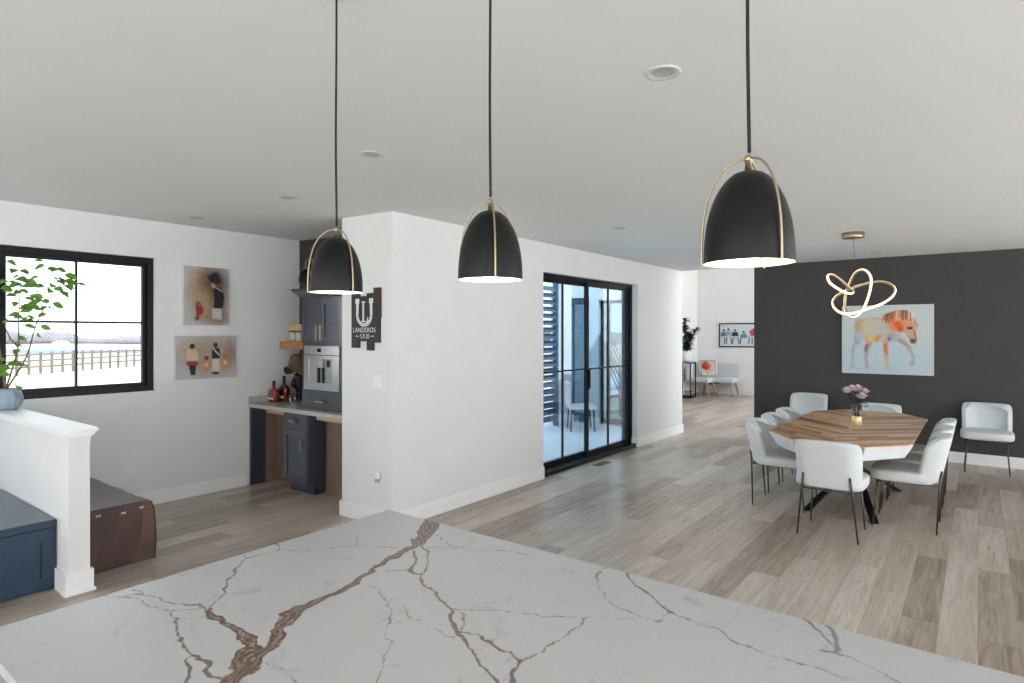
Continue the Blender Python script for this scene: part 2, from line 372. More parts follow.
# ------------------------------------------------------------------ shared materials
M = {}
M['wall'] = mat('wall_paint', (226,227,228), 0.85, var=0.015, scale=3, spec=0.2)
M['ceil'] = mat('ceiling_paint', (222,225,225), 0.9, var=0.012, scale=2, spec=0.15)
M['wall_lit'] = mat('foyer_wall_lit', (236,236,236), 0.85, var=0.01, scale=3, spec=0.2)  # copy of the wall paint, lightened to imitate the foyer's stronger light
M['trim'] = mat('trim_paint', (238,239,239), 0.4, var=0.01, scale=6)
M['dark'] = mat('charcoal_paint', (70,69,69), 0.7, var=0.04, scale=4, spec=0.3)
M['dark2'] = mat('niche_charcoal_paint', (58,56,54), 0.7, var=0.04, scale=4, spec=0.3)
M['black'] = mat('black_metal', (12,16,23), 0.4, 0.0, var=0.1, scale=30, spec=0.25)
M['blackm'] = mat('black_shade_metal', (9,9,11), 0.4, 0.0, spec=0.3, var=0.05, scale=30)
M['cord'] = mat('black_cord', (16,16,16), 0.7, var=0.15, scale=200)
M['brass'] = mat('brushed_brass', (184,168,140), 0.34, 1.0, var=0.06, scale=60)
M['glow'] = mat('shade_white', (250,246,238), 0.6, var=0.01, scale=10)
M['bulb'] = mat('bulb_glow', (255,240,215), 0.4, emit=(255,226,185), estr=14)
M['led'] = mat('led_glow', (255,240,215), 0.4, emit=(255,216,166), estr=2.6)
M['navy'] = mat('navy_lacquer', (51,61,76), 0.3, var=0.08, scale=12, coat=1.0)
M['navy2'] = mat('blue_lacquer', (33,57,82), 0.26, var=0.1, scale=8, coat=0.2)
M['steel'] = mat('stainless_steel', (190,193,196), 0.28, 0.9, var=0.04, scale=80, stretch=(1,40,1))
M['dkglass'] = mat('dark_glass', (30,32,36), 0.08, var=0.05, scale=10)
M['oak'] = mat('oak_wood', (170,118,74), 0.5, var=0.22, scale=9, stretch=(1,1,12))
M['kneeback'] = mat('knee_brown', (140,118,102), 0.6, var=0.12, scale=8, stretch=(1,8,1))
M['walnut'] = mat('walnut_slab', (68,44,42), 0.28, var=0.5, scale=5, coat=0.1, stretch=(1,5,0.7))
M['bark'] = mat('live_edge_bark', (60,44,36), 0.75, var=0.5, scale=25, bump=0.6)
M['walnut_sap'] = mat('walnut_sapwood', (88,60,46), 0.35, var=0.3, scale=7, coat=0.3, stretch=(1,5,0.7))
M['palemark'] = mat('pale_mark', (205,180,150), 0.4, var=0.1, scale=30)
M['fabric'] = mat('white_boucle', (214,219,222), 0.9, var=0.04, scale=220, bump=0.15, spec=0.2)
M['bronze'] = mat('bronze_metal', (92,84,78), 0.35, 0.7, var=0.1, scale=40)
M['tabwhite'] = mat('white_edge', (236,240,246), 0.25, var=0.05, scale=12, coat=0.3)
M['plastic'] = mat('white_plastic', (232,233,234), 0.35, var=0.01, scale=10)
M['plasticg'] = mat('grey_plastic', (150,152,154), 0.4, var=0.05, scale=20)
M['granite'] = mat('speckled_granite', (186,184,178), 0.25, var=0.28, scale=90, coat=0.2)
M['leaf'] = mat('fresh_leaf', (98,138,62), 0.5, var=0.3, scale=12)
nt_ = M['leaf'].node_tree; bs_ = nt_.nodes['Principled BSDF']; tr_ = nt_.nodes.new('ShaderNodeBsdfTranslucent'); tr_.inputs[0].default_value = lin((128,176,66)); mx_ = nt_.nodes.new('ShaderNodeMixShader'); mx_.inputs[0].default_value = 0.3
nt_.links.new(bs_.outputs[0], mx_.inputs[1]); nt_.links.new(tr_.outputs[0], mx_.inputs[2]); nt_.links.new(mx_.outputs[0], nt_.nodes['Material Output'].inputs[0])
M['leafd'] = mat('dark_leaf', (46,86,52), 0.4, var=0.35, scale=12)
M['leafb'] = mat('bouquet_leaf', (34,42,34), 0.5, var=0.3, scale=20)
M['stem'] = mat('plant_stem', (112,96,80), 0.6, var=0.2, scale=30)
M['rose'] = mat('dusty_mauve_petal', (202,180,187), 0.75, var=0.22, scale=60)
M['potblue'] = mat('blue_grey_ceramic', (146,164,180), 0.4, var=0.12, scale=14, bump=0.2)
M['potwhite'] = mat('white_ceramic', (236,238,240), 0.35, var=0.02, scale=10)
M['gold'] = mat('gold_glass', (232,208,160), 0.3, 0.6, var=0.1, scale=12)
M['amber'] = mat('amber_whiskey', (124,42,22), 0.1, var=0.2, scale=14, coat=0.6)
M['amber2'] = mat('dark_whiskey', (84,30,18), 0.1, var=0.2, scale=14, coat=0.6)
M['label'] = mat('cream_label', (226,214,192), 0.6, var=0.05, scale=40)
M['capdk'] = mat('dark_cap', (32,28,26), 0.5, var=0.1, scale=40)
M['straw'] = mat('brown_felt', (104,86,66), 0.8, var=0.25, scale=30)
M['bustdk'] = mat('dark_patina', (46,36,32), 0.35, 0.4, var=0.5, scale=18, bump=0.3)
M['silver'] = mat('polished_silver', (206,200,188), 0.25, 0.9, var=0.08, scale=40)
M['soil'] = mat('potting_soil', (56,44,36), 0.9, var=0.3, scale=60)
M['chalk'] = mat('chalk_white', (216,218,220), 0.8, var=0.1, scale=120)
M['charwood'] = mat('charred_board', (50,49,50), 0.7, var=0.35, scale=14, stretch=(10,1,1), bump=0.2)
M['charside'] = mat('brown_board', (84,54,36), 0.7, var=0.3, scale=14, stretch=(10,1,1))
M['canvas'] = mat('canvas_edge', (196,196,192), 0.8, var=0.03, scale=60)
M['picture'] = mat_vcol('painted_canvas', 0.75)
M['benchfab'] = mat('pale_grey_upholstery', (206,210,214), 0.9, var=0.04, scale=120)
M['ash'] = mat('ash_wood', (176,142,104), 0.5, var=0.15, scale=12, stretch=(1,1,0.2))
M['glass'] = mat_glass('window_glass', (244,248,250), 0.10)
M['doorglass'] = mat_glass('door_glass', (224,236,243), 0.12)
M['clear'] = mat_glass('clear_glass', (238,242,242), 0.16)
M['concrete'] = mat('patio_concrete', (216,224,232), 0.7, var=0.05, scale=5)
M['siding'] = mat('blue_grey_siding', (190,204,214), 0.6, var=0.05, scale=8)
M['louver'] = mat('navy_louver', (70,86,106), 0.5, var=0.08, scale=10)
M['blind'] = mat('white_blind', (226,230,232), 0.6, var=0.02, scale=10)
M['bounce'] = mat('bounce_ground', (226,226,224), 0.9, var=0.03, scale=2)  # unseen side ground, made pale to bounce daylight up to the ceiling
M['ring'] = mat('downlight_ring', (206,208,208), 0.8, var=0.01, scale=10, spec=0.1)
M['lens'] = mat('downlight_lens', (176,177,176), 0.5, var=0.02, scale=20)
M['apron'] = mat('apron_wood', (226,194,164), 0.6, var=0.08, scale=10)
M['lid'] = mat('pale_lid_wood', (206,166,126), 0.5, var=0.12, scale=14)
M['frost'] = mat('frosted_glass', (186,176,164), 0.2, var=0.08, scale=30, coat=0.3)
M['field'] = mat('winter_field', (172,160,138), 0.95, var=0.12, scale=0.25)
M['fence'] = mat('fence_board', (98,90,86), 0.85, var=0.15, scale=6)
M['pond'] = mat('pond_water', (78,98,118), 0.9, var=0.06, scale=0.3)
M['trees'] = mat('far_trees', (100,95,102), 0.95, var=0.2, scale=0.4)
M['barn'] = mat('barn_white', (220,222,226), 0.8, var=0.03, scale=1)
M['barnroof'] = mat('barn_roof', (120,128,140), 0.7, var=0.05, scale=1)
M['vent'] = mat('brown_register', (120,104,88), 0.45, 0.3, var=0.1, scale=30)
M['floor'] = mat_planks('plank_floor', 0.182, 1.25, [(126,111,97),(155,141,127),(177,164,151),(193,182,170),(208,199,188)], rough=0.29, gap=0.012, contrast=1.0, streak=0.55)
M['tablewood'] = mat_planks('chevron_tabletop', 0.11, 0.9, [(92,58,36),(148,103,68),(184,138,97),(205,165,124),(220,186,148)], rough=0.3, contrast=1.5, chev=True, gap=0.025)

CH = 2.74
def sbox(name, boxes, m, bev=0.0):
    b = MB()
    for q in boxes: b.box(*q, bev=bev)
    return struct(b.build(name, m))

# ------------------------------------------------------------------ room shell
b = MB(); b.prism([(-4,-4.4),(17.2,-4.4),(17.2,6.36),(10.1,6.36),(10.1,4.13),(4.4,4.13),(4.4,6.56),(-4,6.56)], -0.12, 0.0)
struct(b.build('floor', M['floor']))
CL = 2.80
b = MB(); b.prism([(-4.1,-4.4),(9.84,-4.4),(9.84,4.01),(-4.1,4.01)], CH, CH+0.2)
b.loft([[(-4.1,4.01,CH),(4.4,4.01,CH),(4.4,4.01,CH+.2),(-4.1,4.01,CH+.2)],[(-4.1,6.66,CL),(4.4,6.66,CL),(4.4,6.66,CL+.2),(-4.1,6.66,CL+.2)]], True, False)
struct(b.build('ceiling', M['ceil']))
sbox('ceiling_foyer', [(9.9,17.2,-4.4,-3.5,5.4,5.5),(9.9,17.2,-0.6,6.5,5.4,5.5),(9.9,12.0,-3.5,-0.6,5.4,5.5),(16.5,17.2,-3.5,-0.6,5.4,5.5)], M['ceil'])  # gap is an unseen skylight, added to brighten the foyer
b = MB()
b.prism([(3.54,4.01),(5.84,4.01),(5.84,4.25),(4.4,4.25),(4.4,4.70),(3.54,4.70)], 0, CH+0.08)
b.box(8.31, 10.02, 4.01, 4.25, 0, CH); b.box(5.84, 8.31, 4.01, 4.25, 2.405, CH)
struct(b.build('wall_center', M['wall']))
WX0, WX1, WZ0, WZ1 = 1.405, 2.642, 1.115, 2.43
sbox('wall_left', [(-4,WX0,6.46,6.66,0,CH+0.1),(WX1,4.4,6.46,6.66,0,CH+0.1),(WX0,WX1,6.46,6.66,0,WZ0),(WX0,WX1,6.46,6.66,WZ1,CH+0.1)], M['wall'])
sbox('wall_niche', [(4.25,4.4,4.70,6.46,0.86,CH+0.1)], M['dark2'])
sbox('wall_dark', [(9.84,10.0,-4.4,2.774,0,CH)], M['dark'])
sbox('wall_foyer_front', [(9.842,10.0,-4.4,4.25,CH+0.2,5.4),(9.842,10.0,-4.4,4.25,CH+0.001,CH+0.2)], M['wall'])
sbox('wall_foyer_back', [(17.0,17.2,-4.4,6.5,0,5.4)], M['wall_lit'])
sbox('wall_foyer_left', [(10.2,11.75,6.36,6.5,0,5.4),(13.0,17.0,6.36,6.5,0,5.4),(11.75,13.0,6.36,6.5,0,0.25),(11.75,13.0,6.36,6.5,2.5,5.4)], M['wall_lit'])
# unseen sides of the great room, wide openings added to admit daylight
rb = [(-4,9.84,-4.4,-4.2,2.62,CH),(-4,9.84,-4.4,-4.2,0,0.08)] + [(x,x+0.25,-4.4,-4.2,0.08,2.62) for x in (-4,-1.3,1.4,4.1,6.8,9.59)]
sbox('wall_right', rb, M['wall'])
bb = [(-4.2,-4.0,-4.4,6.66,2.62,CH),(-4.2,-4.0,-4.4,6.66,0,0.08)] + [(-4.2,-4.0,y,y+0.25,0.08,2.62) for y in (-4.4,-1.7,1.0,3.7,6.41)]
sbox('wall_back', bb, M['wall'])

# baseboards
def bboard(name, x0, x1, y0, y1): 
    b = MB(); b.box(x0, x1, y0, y1, 0, 0.128); 
    # eased cap
    cx, cy = (0.004 if x1-x0 < 0.1 else 0), (0.004 if y1-y0 < 0.1 else 0)
    b.box(x0+cx, x1-cx, y0+cy, y1-cy, 0.128, 0.14)
    return struct(b.build(name, M['trim']))
bboard('baseboard_center', 3.522, 5.84, 3.992, 4.01)
bboard('baseboard_pier', 8.292, 10.038, 3.992, 4.01)
bboard('baseboard_reveal', 8.292, 8.31, 4.01, 4.10)
bboard('baseboard_corner', 3.522, 3.54, 4.01, 4.718)
bboard('baseboard_corner_return', 3.54, 3.60, 4.70, 4.718)
bboard('baseboard_left', 2.02, 3.58, 6.442, 6.46)
bboard('baseboard_dark', 9.822, 9.84, -4.2, 2.774)
bboard('baseboard_foyer_back', 16.982, 17.0, -4.0, 6.34)
bboard('baseboard_foyer_left', 13.0, 16.98, 6.342, 6.36)

# ------------------------------------------------------------------ window on the left wall
w1 = struct(thing('window_1', 'black-framed four-light window looking onto a fenced field', 'window', (0,0,0)))
b = MB(); f = 0.055
y0, y1 = 6.51, 6.60
b.box(WX0,WX1,y0,y1,WZ0,WZ0+f); b.box(WX0,WX1,y0,y1,WZ1-f,WZ1); b.box(WX0,WX0+f,y0,y1,WZ0+f,WZ1-f); b.box(WX1-f,WX1,y0,y1,WZ0+f,WZ1-f)
b.build('frame', M['black'], w1)
b = MB(); g = f+0.034; y0s, y1s = 6.545, 6.585
b.box(WX0+f,WX1-f,y0s,y1s,WZ0+f,WZ0+g); b.box(WX0+f,WX1-f,y0s,y1s,WZ1-g,WZ1-f); b.box(WX0+f,WX0+g,y0s,y1s,WZ0+g,WZ1-g); b.box(WX1-g,WX1-f,y0s,y1s,WZ0+g,WZ1-g)
b.build('sash', M['black'], w1)
MB().box(1.995,2.013,6.55,6.58,WZ0+g,WZ1-g).build('muntin', M['black'], w1)
MB().box(WX0+g,1.995,6.552,6.578,1.78,1.80).box(2.013,WX1-g,6.552,6.578,1.78,1.80).build('muntin', M['black'], w1)
MB().box(WX0+g-0.01,WX1-g+0.01,6.562,6.568,WZ0+g-0.01,WZ1-g+0.01).build('glass', M['glass'], w1)
MB().box(WX0,WX1,6.461,6.51,WZ0-0.001,WZ0+0.004).build('sill', M['trim'], w1)

# ------------------------------------------------------------------ sliding glass door
d1 = struct(thing('door_1', 'black-framed sliding glass door opening onto the porch', 'door', (5.84,4.10,0)))
def dbox(b, x0, x1, y0, y1, z0, z1): b.box(x0-5.84, x1-5.84, y0-4.10, y1-4.10, z0, z1)
b = MB(); dbox(b,5.84,8.31,4.10,4.24,2.36,2.405); dbox(b,5.84,5.90,4.10,4.24,0,2.36); dbox(b,8.25,8.31,4.10,4.24,0,2.36); dbox(b,5.84,8.31,4.03,4.24,0,0.05)
b.build('frame', M['black'], d1)
for k, (a, c, yy) in enumerate(((5.90,7.13,4.16),(7.02,8.25,4.12))):
    b = MB(); s = 0.05
    dbox(b,a,c,yy,yy+0.04,0.05,0.05+s+0.015); dbox(b,a,c,yy,yy+0.04,2.36-s,2.36); dbox(b,a,a+s,yy,yy+0.04,0.115,2.31); dbox(b,c-s,c,yy,yy+0.04,0.115,2.31)
    p = b.build('sliding_panel', M['black'], d1)
    b = MB(); dbox(b,a+s-.01,c-s+.01,yy+0.017,yy+0.023,0.105,2.32); b.build('pane', M['doorglass'], p)
    b = MB(); xm = (a+c)/2; dbox(b,xm-.009,xm+.009,yy+0.008,yy+0.032,0.115,2.31); b.build('muntin', M['black'], p)
    b = MB(); dbox(b,a+s,xm-.009,yy+0.009,yy+0.031,1.20,1.218); dbox(b,xm+.009,c-s,yy+0.009,yy+0.031,1.20,1.218); b.build('muntin', M['black'], p)
b = MB(); dbox(b,7.05,7.075,4.095,4.12,0.95,1.2); b.build('handle', M['black'], d1)

# ------------------------------------------------------------------ floor register
fv = thing('floor_register', 'small brown slatted floor vent in front of the sliding glass door', 'vent', (6.95,3.86,0))
b = MB(); b.box(-.15,.15,-.055,-.045,0,.006); b.box(-.15,.15,.045,.055,0,.006); b.box(-.15,-.14,-.045,.045,0,.006); b.box(.14,.15,-.045,.045,0,.006)
b.build('rim', M['vent'], fv)
b = MB()
for i in range(14): b.box(-.135+i*.0205,-.125+i*.0205,-.045,.045,0,.004)
b.build('slats', M['vent'], fv)

# ------------------------------------------------------------------ ceiling lights
LP = [(2.32,1.01,'recessed ceiling light nearest the camera, above the right black pendant'),
      (2.34,2.83,'recessed ceiling light between the left and middle black pendants'),
      (2.705,4.262,'recessed ceiling light just left of the left pendant cord'),
      (2.768,5.871,'recessed ceiling light over the framed pictures, closest to the window wall'),
      (5.49,2.85,'recessed ceiling light near the wall with the sliding glass door'),
      (9.14,1.05,'small flush ceiling light behind the looped chandelier, near the charcoal wall')]
rl = None
for x, y, lab in LP:
    if rl is None:
        rl = thing('downlight', lab, 'ceiling light', (x,y,CH), 0, 'recessed ceiling lights')
        b = MB(); b.lathe([(0.046,-0.0015),(0.052,-0.004),(0.066,-0.005),(0.073,-0.003),(0.074,0.0)], n=36, cap=False); b.build('trim_ring', M['ring'], rl)
        b = MB(); b.lathe([(0.05,-0.003),(0.046,-0.0015),(0.001,-0.0015)], n=36, cap=False); b.build('lens', M['lens'], rl)
    else: dup(rl, (x,y,CH+max(0,y-4.01)*0.06/2.65), 0, lab)
# ------------------------------------------------------------------ kitchen island with veined quartz top
isl = thing('kitchen_island', 'large kitchen island with white quartz top and bold brown veins', 'kitchen island', (1.09,0.55,0))
IX0, IX1, IY0, IY1 = 0.403, 1.778, -0.95, 2.036
def island_top():
    nx, ny = 290, 620
    xs = np.linspace(IX0, IX1, nx); ys = np.linspace(IY0, IY1, ny)
    X, Y = np.meshgrid(xs, ys)
    sd = np.full_like(X, 0.2); kd = np.zeros_like(X)
    rs = np.random.RandomState(5)
    def fbm(cell):
        n = np.zeros_like(X)
        for o in range(3):
            c = cell/2**o; g = rs.rand(int(3.2/c)+3, int(1.6/c)+3); yy = (Y-IY0)/c; xx = (X-IX0)/c
            a, d = yy.astype(int), xx.astype(int); fy, fx = yy-a, xx-d
            fy = fy*fy*(3-2*fy); fx = fx*fx*(3-2*fx)
            n += (g[a,d]*(1-fy)*(1-fx)+g[a+1,d]*fy*(1-fx)+g[a,d+1]*(1-fy)*fx+g[a+1,d+1]*fy*fx-.5)/2**o
        return n
    Xw, Yw = X+fbm(.045)*.02, Y+fbm(.045)*.02
    wmod = np.clip(1+fbm(.06)*0.8, 0.7, 1.6)
    for w, k, pts in VEINS:
        cp = [(p.x, p.y) for p in bez([(a, c, 0) for a, c in pts], 4, False)] if len(pts) > 2 else pts
        for (x0, y0), (x1, y1) in zip(cp, cp[1:]):
            L2 = (x1-x0)**2 + (y1-y0)**2 + 1e-9
            t = np.clip(((Xw-x0)*(x1-x0)+(Yw-y0)*(y1-y0))/L2, 0, 1)
            d = np.hypot(Xw-x0-t*(x1-x0), Yw-y0-t*(y1-y0)) - w*(0.78 if k == 1 else 0.46)*wmod
            m = d < sd
            sd = np.where(m, d, sd); kd = np.where(m, float(k), kd)
    vs = [(float(x)-1.09, float(y)-0.55, 0.92) for y in ys for x in xs]
    fs = [(j*nx+i, j*nx+i+1, (j+1)*nx+i+1, (j+1)*nx+i) for j in range(ny-1) for i in range(nx-1)]
    # rim: drop the border loop to the underside
    loop = [i for i in range(nx)] + [j*nx+nx-1 for j in range(1, ny)] + [(ny-1)*nx+i for i in range(nx-2, -1, -1)] + [j*nx for j in range(ny-2, 0, -1)]
    n0 = len(vs); vs += [(vs[i][0], vs[i][1], 0.893) for i in loop]
    n = len(loop)
    fs += [(loop[i], n0+i, n0+(i+1) % n, loop[(i+1) % n]) for i in range(n)]
    fs.append(tuple(n0+i for i in range(n)))
    me = bpy.data.meshes.new('countertop'); me.from_pydata(vs, [], fs)
    a = me.attributes.new('vein', 'FLOAT', 'POINT'); k = me.attributes.new('veinkind', 'FLOAT', 'POINT')
    av = np.concatenate([sd.ravel(), np.full(n, 0.2)]).astype(np.float32); kv = np.concatenate([kd.ravel(), np.zeros(n)]).astype(np.float32)
    a.data.foreach_set('value', av); k.data.foreach_set('value', kv)
    m = bpy.data.materials.new('veined_quartz'); m.use_nodes = True; nt = m.node_tree; bs = nt.nodes['Principled BSDF']
    at = nt.nodes.new('ShaderNodeAttribute'); at.attribute_name = 'vein'
    ak = nt.nodes.new('ShaderNodeAttribute'); ak.attribute_name = 'veinkind'
    tc = nt.nodes.new('ShaderNodeTexCoord')
    def noise(sc, det, rough=0.6, dist=0.0):
        q = nt.nodes.new('ShaderNodeTexNoise'); q.inputs['Scale'].default_value = sc; q.inputs['Detail'].default_value = det; q.inputs['Roughness'].default_value = rough; q.inputs['Distortion'].default_value = dist
        nt.links.new(tc.outputs['Object'], q.inputs['Vector']); return q.outputs['Fac']
    edge = math_node(nt, 'MULTIPLY', math_node(nt, 'SUBTRACT', noise(70, 5, 0.7), 0.5), 0.010)
    d = math_node(nt, 'ADD', at.outputs['Fac'], edge)
    mr = nt.nodes.new('ShaderNodeMapRange'); nt.links.new(d, mr.inputs[0])
    mr.inputs[1].default_value = 0.0016; mr.inputs[2].default_value = -0.0022; mr.inputs[3].default_value = 0.0; mr.inputs[4].default_value = 1.0
    # streaks inside the thick vein: bands that follow the vein
    st = math_node(nt, 'SINE', math_node(nt, 'ADD', math_node(nt, 'MULTIPLY', d, 420.0), math_node(nt, 'MULTIPLY', noise(18, 3), 14.0)))
    st = math_node(nt, 'ADD', math_node(nt, 'MULTIPLY', st, 0.28), math_node(nt, 'MULTIPLY', noise(70, 4), 0.9))
    rb = nt.nodes.new('ShaderNodeValToRGB'); nt.links.new(st, rb.inputs['Fac'])
    e = rb.color_ramp.elements; e[0].position = 0.2; e[0].color = lin((96,76,66)); e[1].position = 0.98; e[1].color = lin((180,164,154))
    e2 = e.new(0.62); e2.color = lin((126,106,96))
    # thin veins flatter taupe, the far right ones grey
    mk = nt.nodes.new('ShaderNodeMix'); mk.data_type = 'RGBA'
    isg = math_node(nt, 'GREATER_THAN', ak.outputs['Fac'], 1.5)
    nt.links.new(isg, mk.inputs[0]); mk.inputs[6].default_value = lin((116,102,97)); mk.inputs[7].default_value = lin((132,130,136))
    mm = nt.nodes.new('ShaderNodeMix'); mm.data_type = 'RGBA'
    ism = math_node(nt, 'MULTIPLY', math_node(nt, 'GREATER_THAN', ak.outputs['Fac'], 0.5), math_node(nt, 'LESS_THAN', ak.outputs['Fac'], 1.5))
    nt.links.new(ism, mm.inputs[0]); nt.links.new(mk.outputs[2], mm.inputs[6]); nt.links.new(rb.outputs[0], mm.inputs[7])
    base = nt.nodes.new('ShaderNodeValToRGB'); nt.links.new(noise(7, 7, 0.75, 1.5), base.inputs['Fac'])
    eb = base.color_ramp.elements; eb[0].position = 0.26; eb[0].color = lin((156,160,168)); eb[1].position = 0.44; eb[1].color = lin((185,187,191))
    fin = nt.nodes.new('ShaderNodeMix'); fin.data_type = 'RGBA'
    nt.links.new(mr.outputs[0], fin.inputs[0]); nt.links.new(base.outputs[0], fin.inputs[6]); nt.links.new(mm.outputs[2], fin.inputs[7])
    nt.links.new(fin.outputs[2], bs.inputs['Base Color']); bs.inputs['Roughness'].default_value = 0.3
    me.materials.append(m)
    o = bpy.data.objects.new('countertop', me); COL.objects.link(o); o.parent = isl
island_top()
MB().box(-0.55,0.35,-1.4,1.4,0.1,0.893).box(-0.5,0.3,-1.35,1.35,0,0.1).build('cabinet_base', M['trim'], isl)

# ------------------------------------------------------------------ pendants over the island
def pendant():
    r = thing('pendant_lamp', '', 'pendant lamp', (0,0,0), 0, 'black dome pendants over the island')
    R, Hh = 0.077, 0.168
    prof_o = [(R, 0.0)] + [(R*(1-(k/20)**2.35)**0.5 if k < 20 else 0.0005, Hh*k/20) for k in range(1, 21)]
    prof_o = [(max(a, 0.0008), z) for a, z in prof_o]
    b = MB(); b.lathe(prof_o + [], n=56, cap=False); sh = b.build('shade', M['blackm'], r)
    prof_i = [(R*0.985, 0.001)] + [(max(0.97*a, 0.0006), z*0.975+0.001) for a, z in prof_o[1:]]
    b = MB(); b.lathe([(R, 0.0)] + prof_i, n=56, cap=False); b.build('inner_reflector', M['glow'], sh)
    b = MB(); b.lathe([(0.001,0.002),(0.016,0.006),(0.026,0.02),(0.028,0.034),(0.022,0.05),(0.013,0.062),(0.012,0.085),(0.001,0.086)], n=24, cap=False); b.build('bulb', M['bulb'], r)
    b = MB(); b.lathe([(0.001,Hh-0.002),(0.0065,Hh-0.002),(0.0055,Hh+0.014),(0.0075,Hh+0.015),(0.0075,Hh+0.021),(0.004,Hh+0.026),(0.001,Hh+0.026)], n=20, cap=False); b.build('stem', M['brass'], r)
    for a in (0, 120, 240):
        pts = []
        for k in range(17):
            t = k/16
            rad = (R+0.004)*math.sin(t*PI/2)**0.9 if t < 1 else R+0.004
            z = (Hh+0.019)*(math.cos(t*PI/2)**0.75) if t < 1 else 0.0
            pts.append((rad*math.cos(math.radians(a)), rad*math.sin(math.radians(a)), z))
        pts.append((pts[-1][0], pts[-1][1], -0.003))
        MB().tube(pts, 0.0022, n=8).build('strap', M['brass'], r)
    zc = CH - 1.815
    pts = [(0.0026*math.sin(z*9.0)*(1-z/zc), 0.002*math.cos(z*7.0)*(1-z/zc), z) for z in np.linspace(Hh+0.03, zc-0.02, 30)]
    MB().tube([(float(x),float(y),float(z)) for x,y,z in pts], 0.0032, n=8).build('cord', M['cord'], r)
    MB().lathe([(0.001,zc-0.022),(0.055,zc-0.022),(0.06,zc-0.018),(0.06,zc),(0.001,zc)], n=32, cap=False).build('canopy', M['blackm'], r)
    return r
p0 = pendant()
# bearing of the straps follows the photo
CAMYAW = math.degrees(math.atan2(466, 609))
def face(px, py): return math.atan2(-py, -px)      # world bearing from pendant to the viewer side of the room
pd = [(1.125,0.327,1.815,'black dome pendant on the right, hanging before the dark dining wall',40),
      (1.125,0.926,1.817,'middle black dome pendant, hanging in front of the blank white wall',8),
      (1.125,1.521,1.811,'black dome pendant on the left, hanging in front of the coffee niche cabinets',35)]
for i, (x, y, z, lab, ang) in enumerate(pd):
    rz = face(x, y) + math.radians(ang)
    if i == 0: p0.location = (x,y,z); p0.rotation_euler = (0,0,rz); p0['label'] = lab
    else: dup(p0, (x,y,z), rz, lab)
for x, y, z, _, _ in pd:
    l = bpy.data.lights.new('pendant_bulb_light', 'POINT'); l.energy = 0.35; l.color = (1.0,0.88,0.74); l.shadow_soft_size = 0.02
    o = bpy.data.objects.new('pendant_bulb_light', l); o.location = (x,y,z-0.008); COL.objects.link(o)

# ------------------------------------------------------------------ chandelier over the dining table
ch = thing('loop_chandelier', 'brass chandelier of three glowing intertwined loops above the dining table', 'chandelier', (7.25,1.04,0))
def rel(P): return [(x-7.25, y-1.04, z) for x, y, z in P]
def loop(P, name):
    C = bez(rel(P), 8); n = len(C); cen = sum(C, Vector())/n
    brass, led = MB(), MB(); R = 0.0125
    prev = None; rings = []
    nrm = Vector((0,0,0))
    for i in range(n): nrm += (C[i]-cen).cross(C[(i+1) % n]-cen)
    nrm.normalize()
    for i in range(n):
        d = (C[(i+1) % n]-C[i-1]).normalized()
        out = d.cross(nrm).normalized()
        if out.dot(C[i]-cen) < 0 and name != 'x': out = -out
        rings.append((C[i], out, d.cross(out).normalized()))
    # keep the orientation continuous
    for i in range(1, n):
        if rings[i][1].dot(rings[i-1][1]) < 0: rings[i] = (rings[i][0], -rings[i][1], -rings[i][2])
        elif rings[i][2].dot(rings[i-1][2]) < 0: rings[i] = (rings[i][0], rings[i][1], -rings[i][2])
    def pt(i, a, rr): 
        c, o, u = rings[i]; return tuple(c + o*math.cos(a)*rr + u*math.sin(a)*rr)
    brass.loft([[pt(i, a, R) for a in np.linspace(PI*0.42, PI*1.58, 9)] for i in range(n)], False, True, True)
    led.loft([[pt(i, a, R*1.03) for a in np.linspace(-PI*0.46, PI*0.46, 9)] for i in range(n)], False, True, True)
    o = brass.build('ring', M['brass'], ch); led.build('led_strip', M['led'], o)
loop(LOOP_A, 'a'); loop(LOOP_B, 'b'); loop(LOOP_C, 'c')
MB().lathe([(0.001,CH-0.055),(0.10,CH-0.055),(0.103,CH-0.05),(0.103,CH),(0.001,CH)], n=48, cap=False).build('canopy', M['brass'], ch)
MB().tube([(0.0,0.0,CH-0.05),(0.02,-0.02,2.335)], 0.0016, n=6).build('suspension_wire', M['bronze'], ch)
MB().lathe([(0.001,0),(0.016,0.004),(0.016,0.03),(0.001,0.034)], (0.09,0.065,2.155), n=16, cap=False).build('clamp', M['brass'], ch)

# ------------------------------------------------------------------ dining table
tb = thing('dining_table', 'long clipped-corner dining table with chevron wood top and white corner facets', 'dining table', (7.02,1.0,0))
TOP = [(5.66,1.27),(5.66,0.73),(6.08,0.43),(7.96,0.43),(8.38,0.73),(8.38,1.27),(7.96,1.57),(6.08,1.57)]
TOPl = [(x-7.02, y-1.0) for x, y in TOP]
def inset(P, d):
    out = []; n = len(P)
    for i in range(n):
        a, b_, c = Vector(P[i-1]), Vector(P[i]), Vector(P[(i+1) % n])
        e1, e2 = (b_-a).normalized(), (c-b_).normalized()
        def nin(e):
            q = Vector((-e.y, e.x)); return q if q.dot(-b_) > 0 else -q
        n1, n2 = nin(e1), nin(e2); p1, p2 = b_+n1*d, b_+n2*d
        den = e1.x*e2.y-e1.y*e2.x; t = ((p2.x-p1.x)*e2.y-(p2.y-p1.y)*e2.x)/den
        out.append(tuple(p1+e1*t))
    return out
sc_in = inset(TOPl, 0.065)
b = MB()
b.loft([[(x,y,0.638) for x,y in sc_in],[(x,y,0.752) for x,y in TOPl],[(x*0.999,y*0.998,0.76) for x,y in TOPl]], True, False)
b.build('tabletop', M['tablewood'], tb)
